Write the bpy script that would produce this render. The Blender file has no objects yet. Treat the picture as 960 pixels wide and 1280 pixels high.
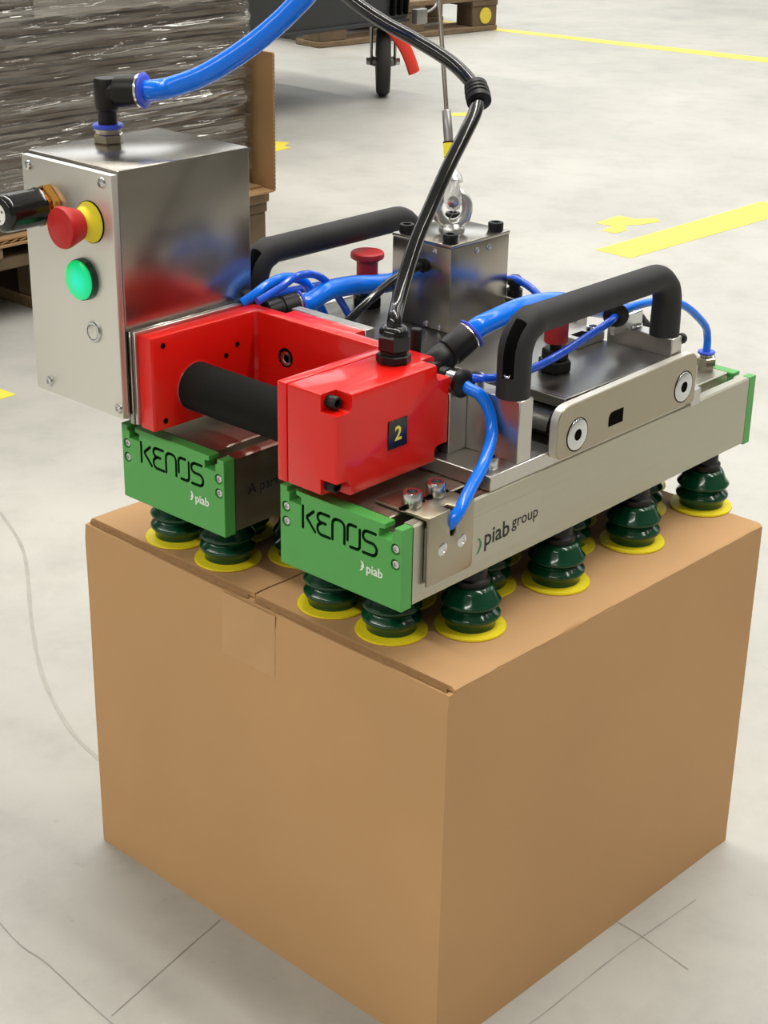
import bpy, bmesh, math, random
from mathutils import Vector, Matrix, noise
random.seed(7)
C = bpy.context.scene.collection
SC = bpy.context.scene
Z0 = 0.3821            # height of the lifter's suction beams above the floor

# ------------------------------------------------------------------ camera
cam_d = bpy.data.cameras.new('camera'); cam = bpy.data.objects.new('camera', cam_d); C.objects.link(cam)
yaw, pitch, roll = 0.73225, 0.41228, 0.017564
F = Vector((math.cos(yaw)*math.cos(pitch), math.sin(yaw)*math.cos(pitch), -math.sin(pitch)))
R0 = Vector((math.sin(yaw), -math.cos(yaw), 0)); U0 = R0.cross(F)
R1 = math.cos(roll)*R0 + math.sin(roll)*U0; U1 = -math.sin(roll)*R0 + math.cos(roll)*U0
m = Matrix((R1, U1, -F)).transposed().to_4x4(); m.translation = Vector((-0.77812, -0.68223, 0.52954+Z0))
cam.matrix_world = m
cam_d.sensor_fit = 'VERTICAL'; cam_d.sensor_height = 36.0; cam_d.lens = 2067.18/1280*36
cam_d.clip_start = 0.02
SC.camera = cam

# ------------------------------------------------------------------ world, lights, exposure
w = bpy.data.worlds.new('world'); SC.world = w; w.use_nodes = True
w.node_tree.nodes['Background'].inputs[0].default_value = (0.75, 0.78, 0.80, 1)
w.node_tree.nodes['Background'].inputs[1].default_value = 0.2
SC.view_settings.view_transform = 'Standard'; SC.view_settings.look = 'None'
SC.view_settings.exposure = -0.62; SC.view_settings.gamma = 1.0; SC.view_settings.use_curve_mapping = False
HALL_H, LAMP_Z = 7.4, 5.0
def strip_light(x, y, length, power):
    d = bpy.data.lights.new('ceiling_strip_light', 'AREA'); d.shape = 'RECTANGLE'; d.size = 0.22; d.size_y = length
    d.energy = power; d.color = (1.0, 0.97, 0.90); d.spread = math.radians(125)
    o = bpy.data.objects.new('ceiling_strip_light', d); C.objects.link(o); o.location = (x, y, LAMP_Z)
for sx, pw in ((-5.0, 960), (1.0, 410), (3.3, 250), (5.6, 220), (8.4, 280)):
    strip_light(sx, 2.0, 13.0, pw)

# ------------------------------------------------------------------ materials
MATS = {}
def srgb(r, g, b):
    f = lambda v: (v/255/12.92) if v/255 <= 0.04045 else ((v/255+0.055)/1.055)**2.4
    return (f(r), f(g), f(b))
def mat(name, col, rough=0.5, metal=0.0, var=0.0, vscale=40.0, stretch=None, bump=0.0, bscale=200.0, coat=0.0, rvar=0.0, spec=None,
        trans=0.0, alpha=1.0, emit=None, estr=0.0, sss=0.0, detail=4.0):
    if name in MATS: return MATS[name]
    M = bpy.data.materials.new(name); M.use_nodes = True; nt = M.node_tree; b = nt.nodes['Principled BSDF']
    b.inputs['Base Color'].default_value = (*col, 1); b.inputs['Roughness'].default_value = rough; b.inputs['Metallic'].default_value = metal
    if coat: b.inputs['Coat Weight'].default_value = coat; b.inputs['Coat Roughness'].default_value = 0.08
    if spec is not None: b.inputs['Specular IOR Level'].default_value = spec
    if trans: b.inputs['Transmission Weight'].default_value = trans
    if sss: b.inputs['Subsurface Weight'].default_value = sss; b.inputs['Subsurface Radius'].default_value = (0.004, 0.006, 0.004)
    if alpha < 1: b.inputs['Alpha'].default_value = alpha
    if emit: b.inputs['Emission Color'].default_value = (*emit, 1); b.inputs['Emission Strength'].default_value = estr
    if var or bump or rvar:
        tc = nt.nodes.new('ShaderNodeTexCoord'); mp = nt.nodes.new('ShaderNodeMapping'); nt.links.new(tc.outputs['Object'], mp.inputs[0])
        if stretch: mp.inputs['Scale'].default_value = stretch
        if var or rvar:
            n = nt.nodes.new('ShaderNodeTexNoise'); n.inputs['Scale'].default_value = vscale; n.inputs['Detail'].default_value = detail
            nt.links.new(mp.outputs[0], n.inputs['Vector'])
        if var:
            mr = nt.nodes.new('ShaderNodeMapRange'); mr.inputs[1].default_value = 0.25; mr.inputs[2].default_value = 0.75
            mr.inputs[3].default_value = 1-var; mr.inputs[4].default_value = 1+var
            nt.links.new(n.outputs[0], mr.inputs[0])
            mx = nt.nodes.new('ShaderNodeVectorMath'); mx.operation = 'SCALE'; mx.inputs[0].default_value = col
            nt.links.new(mr.outputs[0], mx.inputs['Scale']); nt.links.new(mx.outputs[0], b.inputs['Base Color'])
        if rvar:
            mr2 = nt.nodes.new('ShaderNodeMapRange'); mr2.inputs[1].default_value = 0.25; mr2.inputs[2].default_value = 0.75
            mr2.inputs[3].default_value = max(0.02, rough-rvar); mr2.inputs[4].default_value = rough+rvar
            nt.links.new(n.outputs[0], mr2.inputs[0]); nt.links.new(mr2.outputs[0], b.inputs['Roughness'])
        if bump:
            n2 = nt.nodes.new('ShaderNodeTexNoise'); n2.inputs['Scale'].default_value = bscale; n2.inputs['Detail'].default_value = 3
            nt.links.new(mp.outputs[0], n2.inputs['Vector'])
            bp = nt.nodes.new('ShaderNodeBump'); bp.inputs['Strength'].default_value = bump; bp.inputs['Distance'].default_value = 0.001
            nt.links.new(n2.outputs[0], bp.inputs['Height']); nt.links.new(bp.outputs[0], b.inputs['Normal'])
    MATS[name] = M
    return M

ALU   = mat('anodised_aluminium', srgb(180, 177, 162), 0.38, 1.0, var=0.05, vscale=60, stretch=(0.3, 6, 6), rvar=0.06, bump=0.04, bscale=400)
MILL  = mat('milled_aluminium', srgb(196, 193, 188), 0.36, 1.0, var=0.06, vscale=25, rvar=0.07, bump=0.03, bscale=500)
DECKM = mat('dull_plate_steel', srgb(140, 138, 132), 0.32, 1.0, var=0.06, vscale=14, stretch=(1, 5, 1), rvar=0.06, bump=0.008)
STAIN = mat('brushed_stainless', srgb(172, 166, 158), 0.24, 1.0, var=0.04, vscale=12, stretch=(1, 1, 5), rvar=0.04, bump=0.02, bscale=60)
LIDM  = mat('satin_lid_steel', srgb(224, 222, 216), 0.44, 1.0, var=0.015, vscale=8, bump=0.01, bscale=200)
CLIPM = mat('scuffed_clip_steel', srgb(166, 158, 140), 0.34, 1.0, var=0.05, vscale=22, rvar=0.06)
EDGEM = mat('bright_cut_edge', srgb(236, 233, 226), 0.5, 1.0)
ZINC  = mat('zinc_screw', srgb(205, 207, 208), 0.22, 1.0)
CHROME= mat('cast_eye_steel', srgb(205, 205, 203), 0.3, 1.0, var=0.1, vscale=120, bump=0.25, bscale=260)
HEXM  = mat('nickel_fitting', srgb(190, 182, 168), 0.2, 1.0)
BRASS = mat('brass', srgb(205, 150, 78), 0.22, 1.0)
RED   = mat('red_enamel', srgb(216, 20, 12), 0.36, 0.0, coat=0.45, spec=0.25, var=0.02, vscale=30, bump=0.015, bscale=120)
REDP  = mat('red_plastic', srgb(182, 26, 28), 0.45, 0.0, spec=0.35, var=0.03)
REDK  = mat('red_rubber_pull', srgb(176, 34, 34), 0.5)
GREEN = mat('green_anodised_plate', srgb(76, 158, 74), 0.42, 0.0, var=0.03, vscale=30, bump=0.03, bscale=400)
ENGR  = mat('shaded_letter_groove', srgb(14, 58, 26), 0.6)  # darker than the plate: shade inside the letter cuts painted into the colour
GREENB= mat('dark_green_bellows', srgb(4, 70, 44), 0.16, 0.0, trans=0.3, coat=0.1)
YELD  = mat('yellow_foam_lip', srgb(232, 212, 22), 0.6, 0.0, var=0.06, vscale=300, bump=0.2, bscale=500, sss=0.15)
YELP  = mat('yellow_plastic', srgb(236, 218, 40), 0.45)
BLACK = mat('black_plastic', srgb(20, 20, 21), 0.42, 0.0, spec=0.3)
BLKG  = mat('gloss_black_plastic', srgb(16, 17, 16), 0.16, 0.0)
GRIPM = mat('matt_black_grip', srgb(36, 36, 37), 0.62, 0.0, spec=0.35, var=0.06, vscale=300, bump=0.12, bscale=900)
FOAM  = mat('charcoal_foam_grip', srgb(22, 23, 22), 0.85, 0.0, spec=0.15, var=0.06, vscale=200, bump=0.1, bscale=600)
VOID  = mat('dark_recess', srgb(8, 8, 8), 0.9, spec=0.05)
BLUE  = mat('blue_air_tube', srgb(4, 116, 240), 0.2, 0.0, coat=0.05, spec=0.4, sss=0.1)
BLUE2 = mat('dark_blue_air_tube', srgb(20, 84, 214), 0.18, 0.0, coat=0.15)
BLUER = mat('blue_release_ring', srgb(52, 78, 208), 0.4)
CABLEM= mat('black_cable_jacket', srgb(15, 15, 15), 0.17, 0.0, coat=0.3)
WIRE  = mat('steel_wire_rope', srgb(142, 135, 124), 0.38, 0.9, var=0.25, vscale=900)
WHITEP= mat('white_print', srgb(232, 234, 228), 0.6)
BLKP  = mat('black_print', srgb(24, 24, 24), 0.6)
GRNP  = mat('green_print', srgb(52, 118, 78), 0.6)
GRYP  = mat('grey_green_print', srgb(140, 158, 140), 0.6)
YELT  = mat('yellow_print', srgb(236, 214, 90), 0.6)
def lamp_mat():
    M = mat('lit_green_lens', srgb(0, 170, 100), 0.25, emit=srgb(0, 235, 120), estr=0.9); nt = M.node_tree; b = nt.nodes['Principled BSDF']
    tc = nt.nodes.new('ShaderNodeTexCoord'); d = nt.nodes.new('ShaderNodeVectorMath'); d.operation = 'DISTANCE'; d.inputs[1].default_value = (0, -0.003, 0.0150)
    nt.links.new(tc.outputs['Object'], d.inputs[0])
    r = nt.nodes.new('ShaderNodeValToRGB'); e = r.color_ramp.elements; mr = nt.nodes.new('ShaderNodeMath'); mr.operation = 'MULTIPLY'; mr.inputs[1].default_value = 55.0
    nt.links.new(d.outputs['Value'], mr.inputs[0]); nt.links.new(mr.outputs[0], r.inputs[0])
    e[0].position = 0.12; e[0].color = (*srgb(0, 250, 225), 1); e[1].position = 0.85; e[1].color = (*srgb(0, 205, 88), 1)
    nt.links.new(r.outputs[0], b.inputs['Emission Color']); return M
LAMPG = lamp_mat()
CARD  = mat('kraft_cardboard', srgb(186, 146, 102), 0.72, 0.0, var=0.05, vscale=5, bump=0.08, bscale=120, spec=0.3)
CARDI = mat('cardboard_cut_edge', srgb(140, 104, 66), 0.85, 0.0, var=0.15, vscale=200)
TAPEM = mat('clear_parcel_tape', srgb(187, 147, 103), 0.6, 0.0, var=0.05, vscale=25, bump=0.1, bscale=40)
WOOD  = mat('weathered_pallet_wood', srgb(122, 102, 78), 0.85, 0.0, var=0.28, vscale=14, stretch=(1, 6, 6), bump=0.5, bscale=60)
WOODD = mat('dark_pallet_wood', srgb(98, 82, 62), 0.85, 0.0, var=0.28, vscale=14, bump=0.5, bscale=60)
SHEET = mat('grey_brown_board', srgb(84, 72, 60), 0.8, 0.0, var=0.25, vscale=9)
TRAYC = mat('tray_cardboard', srgb(160, 126, 86), 0.78, 0.0, var=0.10, vscale=8)
TUBM  = mat('dark_grey_tub_plastic', srgb(44, 46, 49), 0.55, 0.0, var=0.04, vscale=6)
TYRE  = mat('tyre_rubber', srgb(48, 46, 45), 0.8)
GALV  = mat('galvanised_fork', srgb(150, 148, 146), 0.4, 0.8)
REDST = mat('red_webbing', srgb(240, 66, 48), 0.7)
TAPEY = mat('yellow_floor_tape', srgb(222, 200, 70), 0.5, 0.0, var=0.06, vscale=6)

def floor_mat():
    M = bpy.data.materials.new('painted_concrete'); M.use_nodes = True; nt = M.node_tree; b = nt.nodes['Principled BSDF']
    tc = nt.nodes.new('ShaderNodeTexCoord')
    def N(scale, det, rough=0.55):
        n = nt.nodes.new('ShaderNodeTexNoise'); n.inputs['Scale'].default_value = scale; n.inputs['Detail'].default_value = det
        n.inputs['Roughness'].default_value = rough; nt.links.new(tc.outputs['Object'], n.inputs['Vector']); return n
    def ramp(n, stops):
        r = nt.nodes.new('ShaderNodeValToRGB'); nt.links.new(n.outputs[0], r.inputs[0])
        e = r.color_ramp.elements
        e[0].position, e[0].color = stops[0][0], (*stops[0][1], 1); e[1].position, e[1].color = stops[1][0], (*stops[1][1], 1)
        for p, c in stops[2:]:
            k = e.new(p); k.color = (*c, 1)
        return r
    a = ramp(N(1.7, 8), [(0.3, srgb(158, 157, 152)), (0.7, srgb(178, 176, 170))])
    s = ramp(N(9, 9, 0.7), [(0.30, (0.74, 0.74, 0.73)), (0.54, (1, 1, 1))])
    d = ramp(N(55, 4, 0.6), [(0.22, (0.62, 0.60, 0.58)), (0.31, (1, 1, 1))])
    m1 = nt.nodes.new('ShaderNodeMix'); m1.data_type = 'RGBA'; m1.blend_type = 'MULTIPLY'; m1.inputs[0].default_value = 0.55
    m2 = nt.nodes.new('ShaderNodeMix'); m2.data_type = 'RGBA'; m2.blend_type = 'MULTIPLY'; m2.inputs[0].default_value = 0.7
    nt.links.new(a.outputs[0], m1.inputs[6]); nt.links.new(s.outputs[0], m1.inputs[7])
    nt.links.new(m1.outputs[2], m2.inputs[6]); nt.links.new(d.outputs[0], m2.inputs[7]); nt.links.new(m2.outputs[2], b.inputs['Base Color'])
    rr = nt.nodes.new('ShaderNodeMapRange'); rr.inputs[3].default_value = 0.34; rr.inputs[4].default_value = 0.6
    nt.links.new(N(3, 6).outputs[0], rr.inputs[0]); nt.links.new(rr.outputs[0], b.inputs['Roughness'])
    bp = nt.nodes.new('ShaderNodeBump'); bp.inputs['Strength'].default_value = 0.08; bp.inputs['Distance'].default_value = 0.002
    nt.links.new(N(30, 6).outputs[0], bp.inputs['Height']); nt.links.new(bp.outputs[0], b.inputs['Normal'])
    return M
FLOORM = floor_mat()
SEAMM = mat('floor_joint', srgb(134, 132, 126), 0.8, var=0.25, vscale=30)
SCUFF = mat('floor_scuff', srgb(150, 148, 141), 0.6, var=0.12, vscale=30)
WALLM = mat('hall_wall_paint', srgb(150, 148, 142), 0.8, var=0.03, vscale=1)
CEILM = mat('hall_ceiling_sheet', srgb(205, 204, 200), 0.8)
def film_mat():
    M = bpy.data.materials.new('stretch_film'); M.use_nodes = True; nt = M.node_tree; out = nt.nodes['Material Output']
    nt.nodes.remove(nt.nodes['Principled BSDF'])
    tc = nt.nodes.new('ShaderNodeTexCoord'); mp = nt.nodes.new('ShaderNodeMapping'); mp.inputs['Scale'].default_value = (2.2, 2.2, 62)
    mp.inputs['Rotation'].default_value = (0, math.radians(5), 0); nt.links.new(tc.outputs['Object'], mp.inputs[0])
    n = nt.nodes.new('ShaderNodeTexNoise'); n.inputs['Scale'].default_value = 1.0; n.inputs['Detail'].default_value = 2.5; n.inputs['Distortion'].default_value = 0.35
    nt.links.new(mp.outputs[0], n.inputs['Vector'])
    bp = nt.nodes.new('ShaderNodeBump'); bp.inputs['Strength'].default_value = 0.9; bp.inputs['Distance'].default_value = 0.02
    nt.links.new(n.outputs[0], bp.inputs['Height'])
    g = nt.nodes.new('ShaderNodeBsdfGlossy'); g.inputs['Roughness'].default_value = 0.06; g.inputs['Color'].default_value = (0.95, 0.93, 0.9, 1)
    nt.links.new(bp.outputs[0], g.inputs['Normal'])
    df = nt.nodes.new('ShaderNodeBsdfDiffuse'); df.inputs['Color'].default_value = (0.20, 0.18, 0.155, 1); nt.links.new(bp.outputs[0], df.inputs['Normal'])
    m0 = nt.nodes.new('ShaderNodeMixShader'); m0.inputs[0].default_value = 0.55; nt.links.new(df.outputs[0], m0.inputs[1]); nt.links.new(g.outputs[0], m0.inputs[2])
    t = nt.nodes.new('ShaderNodeBsdfTransparent'); mx = nt.nodes.new('ShaderNodeMixShader')
    mr = nt.nodes.new('ShaderNodeMapRange'); mr.inputs[1].default_value = 0.4; mr.inputs[2].default_value = 0.75; mr.inputs[3].default_value = 0.14; mr.inputs[4].default_value = 0.6
    nt.links.new(n.outputs[0], mr.inputs[0]); nt.links.new(mr.outputs[0], mx.inputs[0])
    nt.links.new(t.outputs[0], mx.inputs[1]); nt.links.new(m0.outputs[0], mx.inputs[2]); nt.links.new(mx.outputs[0], out.inputs[0])
    return M
FILM = film_mat()
FILM2 = mat('cloudy_film_layers', srgb(190, 184, 176), 0.2, alpha=0.35, bump=0.6, bscale=30)

# ------------------------------------------------------------------ builders (all shapes in world coordinates)
ZOFF = [0.0]
WL = {}
def wl(o): return WL[o.name] if o is not None else Vector((0, 0, 0))
def finish(name, me, material, parent=None, smooth=40):
    me.name = name
    if ZOFF[0]: me.transform(Matrix.Translation((0, 0, ZOFF[0])))
    xs = [v.co for v in me.vertices]
    lo = Vector((min(v.x for v in xs), min(v.y for v in xs), min(v.z for v in xs))); hi = Vector((max(v.x for v in xs), max(v.y for v in xs), max(v.z for v in xs)))
    base = Vector(((lo.x+hi.x)/2, (lo.y+hi.y)/2, lo.z))
    me.transform(Matrix.Translation(-base))
    for mm in (material if isinstance(material, (list, tuple)) else [material]): me.materials.append(mm)
    if smooth:
        for p in me.polygons: p.use_smooth = True
        me.set_sharp_from_angle(angle=math.radians(smooth))
    o = bpy.data.objects.new(name, me); C.objects.link(o)
    o.location = base - wl(parent)
    if parent is not None: o.parent = parent
    WL[o.name] = base
    return o
def obj(name, bm, material, parent=None, smooth=40):
    bmesh.ops.recalc_face_normals(bm, faces=bm.faces[:])
    me = bpy.data.meshes.new(name); bm.to_mesh(me); bm.free()
    return finish(name, me, material, parent, smooth)
def empty(name, loc, parent=None):
    o = bpy.data.objects.new(name, None); C.objects.link(o); o.empty_display_size = 0.05
    L = Vector(loc) + Vector((0, 0, ZOFF[0]))
    o.location = L - wl(parent); WL[o.name] = L
    if parent is not None: o.parent = parent
    return o
def copy_at(o, delta, parent=None):
    c = o.copy(); C.objects.link(c); L = WL[o.name] + Vector(delta); WL[c.name] = L
    c.parent = parent; c.location = L - wl(parent)
    return c
def tag(o, label, cat, group=None, kind=None):
    o['label'] = label; o['category'] = cat
    if group: o['group'] = group
    if kind: o['kind'] = kind
    return o
def struct(o, label=None):
    o['kind'] = 'structure'
    if label: o['label'] = label
    return o

def add_box(bm, x0, x1, y0, y1, z0, z1, bev=0.0, seg=2):
    vs = [bm.verts.new((x, y, z)) for x in (x0, x1) for y in (y0, y1) for z in (z0, z1)]
    fs = [bm.faces.new([vs[i] for i in q]) for q in ((0, 1, 3, 2), (4, 6, 7, 5), (0, 4, 5, 1), (2, 3, 7, 6), (0, 2, 6, 4), (1, 5, 7, 3))]
    if bev:
        es = list({e for f in fs for e in f.edges})
        bmesh.ops.bevel(bm, geom=es, offset=bev, segments=seg, profile=0.5, affect='EDGES')
def box(name, m_, parent, x0, x1, y0, y1, z0, z1, bev=0.0, seg=2):
    bm = bmesh.new(); add_box(bm, x0, x1, y0, y1, z0, z1, bev, seg); return obj(name, bm, m_, parent)
def prism_bm(bm, pts, axis, a, b, bev=0.0, seg=2):
    """polygon extruded along axis (0:x -> pts are (y,z), 1:y -> (x,z), 2:z -> (x,y))"""
    def P(p, t): return (t, p[0], p[1]) if axis == 0 else ((p[0], t, p[1]) if axis == 1 else (p[0], p[1], t))
    A = [bm.verts.new(P(p, a)) for p in pts]; B = [bm.verts.new(P(p, b)) for p in pts]
    n = len(pts); fs = [bm.faces.new(A), bm.faces.new(B[::-1])]
    for i in range(n): fs.append(bm.faces.new((A[i], B[i], B[(i+1) % n], A[(i+1) % n])))
    bmesh.ops.recalc_face_normals(bm, faces=fs)
    if bev:
        es = list({e for f in fs[:2] for e in f.edges})
        bmesh.ops.bevel(bm, geom=es, offset=bev, segments=seg, profile=0.5, affect='EDGES')
def prism(name, m_, parent, pts, axis, a, b, bev=0.0, seg=2, smooth=40):
    bm = bmesh.new(); prism_bm(bm, pts, axis, a, b, bev, seg); return obj(name, bm, m_, parent, smooth)
def frame(d):
    d = Vector(d).normalized(); a = Vector((0, 0, 1)) if abs(d.z) < 0.9 else Vector((1, 0, 0))
    u = a.cross(d).normalized(); return u, d.cross(u), d
def add_lathe(bm, o, d, prof, n=24, rot=0.0):
    """prof: list of (radius, distance along d)"""
    u, v, d = frame(d); o = Vector(o); rings = []
    for r, t in prof:
        if r < 1e-7: rings.append([bm.verts.new(o + d*t)])
        else: rings.append([bm.verts.new(o + d*t + (u*math.cos(rot+2*math.pi*k/n) + v*math.sin(rot+2*math.pi*k/n))*r) for k in range(n)])
    for A, B in zip(rings, rings[1:]):
        for k in range(n):
            a = [A[k % len(A)], A[(k+1) % len(A)]] if len(A) > 1 else [A[0]]
            b = [B[k % len(B)], B[(k+1) % len(B)]] if len(B) > 1 else [B[0]]
            if len(a)+len(b) > 2: bm.faces.new(a + b[::-1])
    if len(rings[0]) > 1: bm.faces.new(rings[0])
    if len(rings[-1]) > 1: bm.faces.new(rings[-1][::-1])
def lathe(name, m_, parent, o, d, prof, n=24, rot=0.0, smooth=40):
    bm = bmesh.new(); add_lathe(bm, o, d, prof, n, rot); return obj(name, bm, m_, parent, smooth)
def cyl(name, m_, parent, o, d, r, h, n=24, b=0.0, smooth=40, rot=0.0):
    prof = [(r, 0), (r, h)] if not b else [(r-b, 0), (r, b), (r, h-b), (r-b, h)]
    return lathe(name, m_, parent, o, d, prof, n, rot, smooth)
def smooth_path(pts, per=8):
    P = [Vector(p) for p in pts]; out = []
    Q = [2*P[0]-P[1]] + P + [2*P[-1]-P[-2]]
    for i in range(1, len(Q)-2):
        p0, p1, p2, p3 = Q[i-1:i+3]
        for k in range(per):
            t = k/per
            out.append(0.5*((2*p1) + (p2-p0)*t + (2*p0-5*p1+4*p2-p3)*t*t + (3*p1-p0-3*p2+p3)*t**3))
    out.append(P[-1]); return out
def add_tube(bm, path, r, n=12, sec=None, up=None):
    """r: radius or list; sec: (a,b) ellipse factors"""
    N = len(path); rr = r if isinstance(r, (list, tuple)) else [r]*N
    T = [(path[min(i+1, N-1)] - path[max(i-1, 0)]).normalized() for i in range(N)]
    u = (Vector(up) if up else frame(T[0])[0]); rings = []
    for i in range(N):
        u = (u - T[i]*u.dot(T[i])).normalized(); v = T[i].cross(u)
        a, b = sec or (1, 1)
        rings.append([bm.verts.new(path[i] + (u*math.cos(2*math.pi*k/n)*a + v*math.sin(2*math.pi*k/n)*b)*rr[i]) for k in range(n)])
    for A, B in zip(rings, rings[1:]):
        for k in range(n): bm.faces.new((A[k], A[(k+1) % n], B[(k+1) % n], B[k]))
    bm.faces.new(rings[0][::-1]); bm.faces.new(rings[-1])
def tube(name, m_, parent, pts, r, n=12, per=8, sec=None, up=None):
    bm = bmesh.new(); add_tube(bm, smooth_path(pts, per) if per > 1 else [Vector(p) for p in pts], r, n, sec, up); return obj(name, bm, m_, parent, 60)
def cap_screw(m_, parent, o, d, r, h, name='cap_screw'):
    return lathe(name, m_, parent, o, d, [(r*0.96, 0), (r, h*0.06), (r, h*0.88), (r*0.9, h), (r*0.56, h), (r*0.52, h*0.45), (0, h*0.42)], 18)
def pan_screw(m_, parent, o, d, r, h=None, name='screw'):
    h = h or r*0.6
    return lathe(name, m_, parent, o, d, [(r, 0), (r, h*0.35), (r*0.8, h*0.85), (r*0.42, h), (r*0.36, h*0.6), (0, h*0.5)], 16)
def text_mesh(name, body, size, m_, parent, origin, xdir, ydir, offset=0.0, align='LEFT', extrude=0.00012, bold=0.0):
    cu = bpy.data.curves.new('tmp', 'FONT'); cu.body = body; cu.size = size; cu.align_x = align; cu.extrude = extrude; cu.offset = bold
    cu.resolution_u = 3
    t = bpy.data.objects.new('tmp', cu); C.objects.link(t)
    bpy.context.view_layer.update()
    me = bpy.data.meshes.new_from_object(t.evaluated_get(bpy.context.evaluated_depsgraph_get()))
    bpy.data.objects.remove(t); bpy.data.curves.remove(cu)
    x = Vector(xdir).normalized(); y = Vector(ydir).normalized(); z = x.cross(y)
    M = Matrix((x, y, z)).transposed().to_4x4(); M.translation = Vector(origin)
    me.materials.clear(); me.transform(M)
    return finish(name, me, m_, parent, 0)

# ------------------------------------------------------------------ the setting
X0, X1, Y0, Y1 = -7.0, 11.0, -6.0, 11.0
floor = struct(box('floor', FLOORM, None, X0, X1, Y0, Y1, -0.1, 0.0), 'pale grey painted concrete hall floor with scuffs')
struct(box('ceiling', CEILM, None, X0, X1, Y0, Y1, HALL_H, HALL_H+0.1))
struct(box('wall_back', WALLM, None, X1, X1+0.1, Y0, Y1, 0, HALL_H)); struct(box('wall_front', WALLM, None, X0-0.1, X0, Y0, Y1, 0, HALL_H))
struct(box('wall_left', WALLM, None, X0, X1, Y1, Y1+0.1, 0, HALL_H)); struct(box('wall_right', WALLM, None, X0, X1, Y0-0.1, Y0, 0, HALL_H))
PANE = mat('added_pane_glow', (0.8, 0.85, 0.9), 0.3, emit=(0.95, 0.98, 1.0), estr=2.4)  # self-glowing surface, no daylight behind it
FRAMEM = mat('added_frame_paint', srgb(120, 120, 118), 0.6)
def glow_window(name, axis, wpos, a0, a1, z0, z1):
    t = 0.06
    def B(nm, m_, par, u0, u1, za, zc, d0, d1):
        return box(nm, m_, par, wpos-d1, wpos-d0, u0, u1, za, zc) if axis == 0 else box(nm, m_, par, u0, u1, wpos-d1, wpos-d0, za, zc)
    w_ = struct(B(name, FRAMEM, None, a0-0.1, a1+0.1, z0-0.1, z1+0.1, 0.0, 0.02)); n = 6
    for k in range(n):
        u = a0+(a1-a0)*k/n; B('glow_pane', PANE, w_, u+0.05, u+(a1-a0)/n-0.05, z0, z1, 0.02, 0.04)
    return w_
glow_window('added_window_1', 0, X1, -4.0, 10.0, 2.6, 6.4); glow_window('added_window_2', 1, Y1, -1.0, 10.0, 2.6, 6.4)  # unseen windows added to give bright reflections on red tops, deck and floor
def ribbon(name, m_, parent, pts, wid, z=0.0003, per=6):
    P = smooth_path([(p[0], p[1], 0) for p in pts], per); bm = bmesh.new(); prev = None
    for i, p in enumerate(P):
        t = (P[min(i+1, len(P)-1)] - P[max(i-1, 0)]).normalized(); nrm = Vector((-t.y, t.x, 0))
        ww = wid*(0.75+0.5*noise.noise(Vector((p.x*30, p.y*30, 3))))
        a = bm.verts.new(p + nrm*ww/2 + Vector((0, 0, z))); b = bm.verts.new(p - nrm*ww/2 + Vector((0, 0, z)))
        if prev: bm.faces.new((prev[0], a, b, prev[1]))
        prev = (a, b)
    return obj(name, bm, m_, parent, 0)
for pts, wd in [([(-0.06, 0.62), (-0.124, 0.347), (-0.129, 0.273), (-0.138, 0.182), (-0.15, 0.0)], 0.0016),
                ([(-0.1, -0.058), (0.036, -0.062), (0.1, -0.068), (0.211, -0.069), (0.325, -0.076)], 0.0016),
                ([(0.25, -0.042), (0.248, -0.069), (0.238, -0.124)], 0.0014),
                ([(-0.133, 0.184), (-0.028, 0.205), (0.011, 0.212)], 0.0014)]:
    ribbon('floor_joint', SEAMM, floor, pts, wd)
ribbon('scuff_mark', SCUFF, floor, [(0.405, 1.085), (0.35, 0.957), (0.236, 0.786), (0.164, 0.667), (0.117, 0.557), (0.103, 0.493)], 0.006)
TAPES = [
 ('broad yellow floor tape strip right of the lifter, nearest of the tapes', [(2.145, 1.341), (2.14, 1.247), (2.75, 1.222), (2.84, 1.23), (2.82, 1.33), (2.74, 1.329)]),
 ('torn yellow tape patch just behind the broad floor tape strip', [(2.345, 1.483), (2.347, 1.439), (2.298, 1.434), (2.295, 1.396), (2.34, 1.394), (2.376, 1.422), (2.407, 1.403), (2.468, 1.387), (2.486, 1.412), (2.445, 1.441), (2.442, 1.488)]),
 ('long thin yellow line crossing the far floor beyond the bare pallet', [(5.05, 5.6), (4.83, 3.85), (4.98, 2.40), (5.55, -3.0), (5.41, -3.0), (4.87, 2.34), (4.77, 3.80), (4.98, 5.62)]),
 ('ragged yellow tape scrap beside the upright cardboard flap', [(2.475, 2.674), (2.495, 2.64), (2.444, 2.61), (2.443, 2.581), (2.382, 2.578), (2.3, 2.66), (2.4, 2.74)]),
 ('small yellow tape dash behind the wire rope and black cable', [(3.172, 2.643), (3.225, 2.594), (3.18, 2.563), (3.126, 2.603)]),
 ('yellow tape corner at the left edge, left of the cabinet', [(0.70, 1.58), (0.704, 1.458), (0.663, 1.458), (0.62, 1.57)])]
for lab, pts in TAPES:
    tag(prism('floor_tape', TAPEY, None, pts, 2, 0.0, 0.0008, smooth=0), lab, 'floor tape', 'yellow tape marks on the hall floor')

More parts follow.
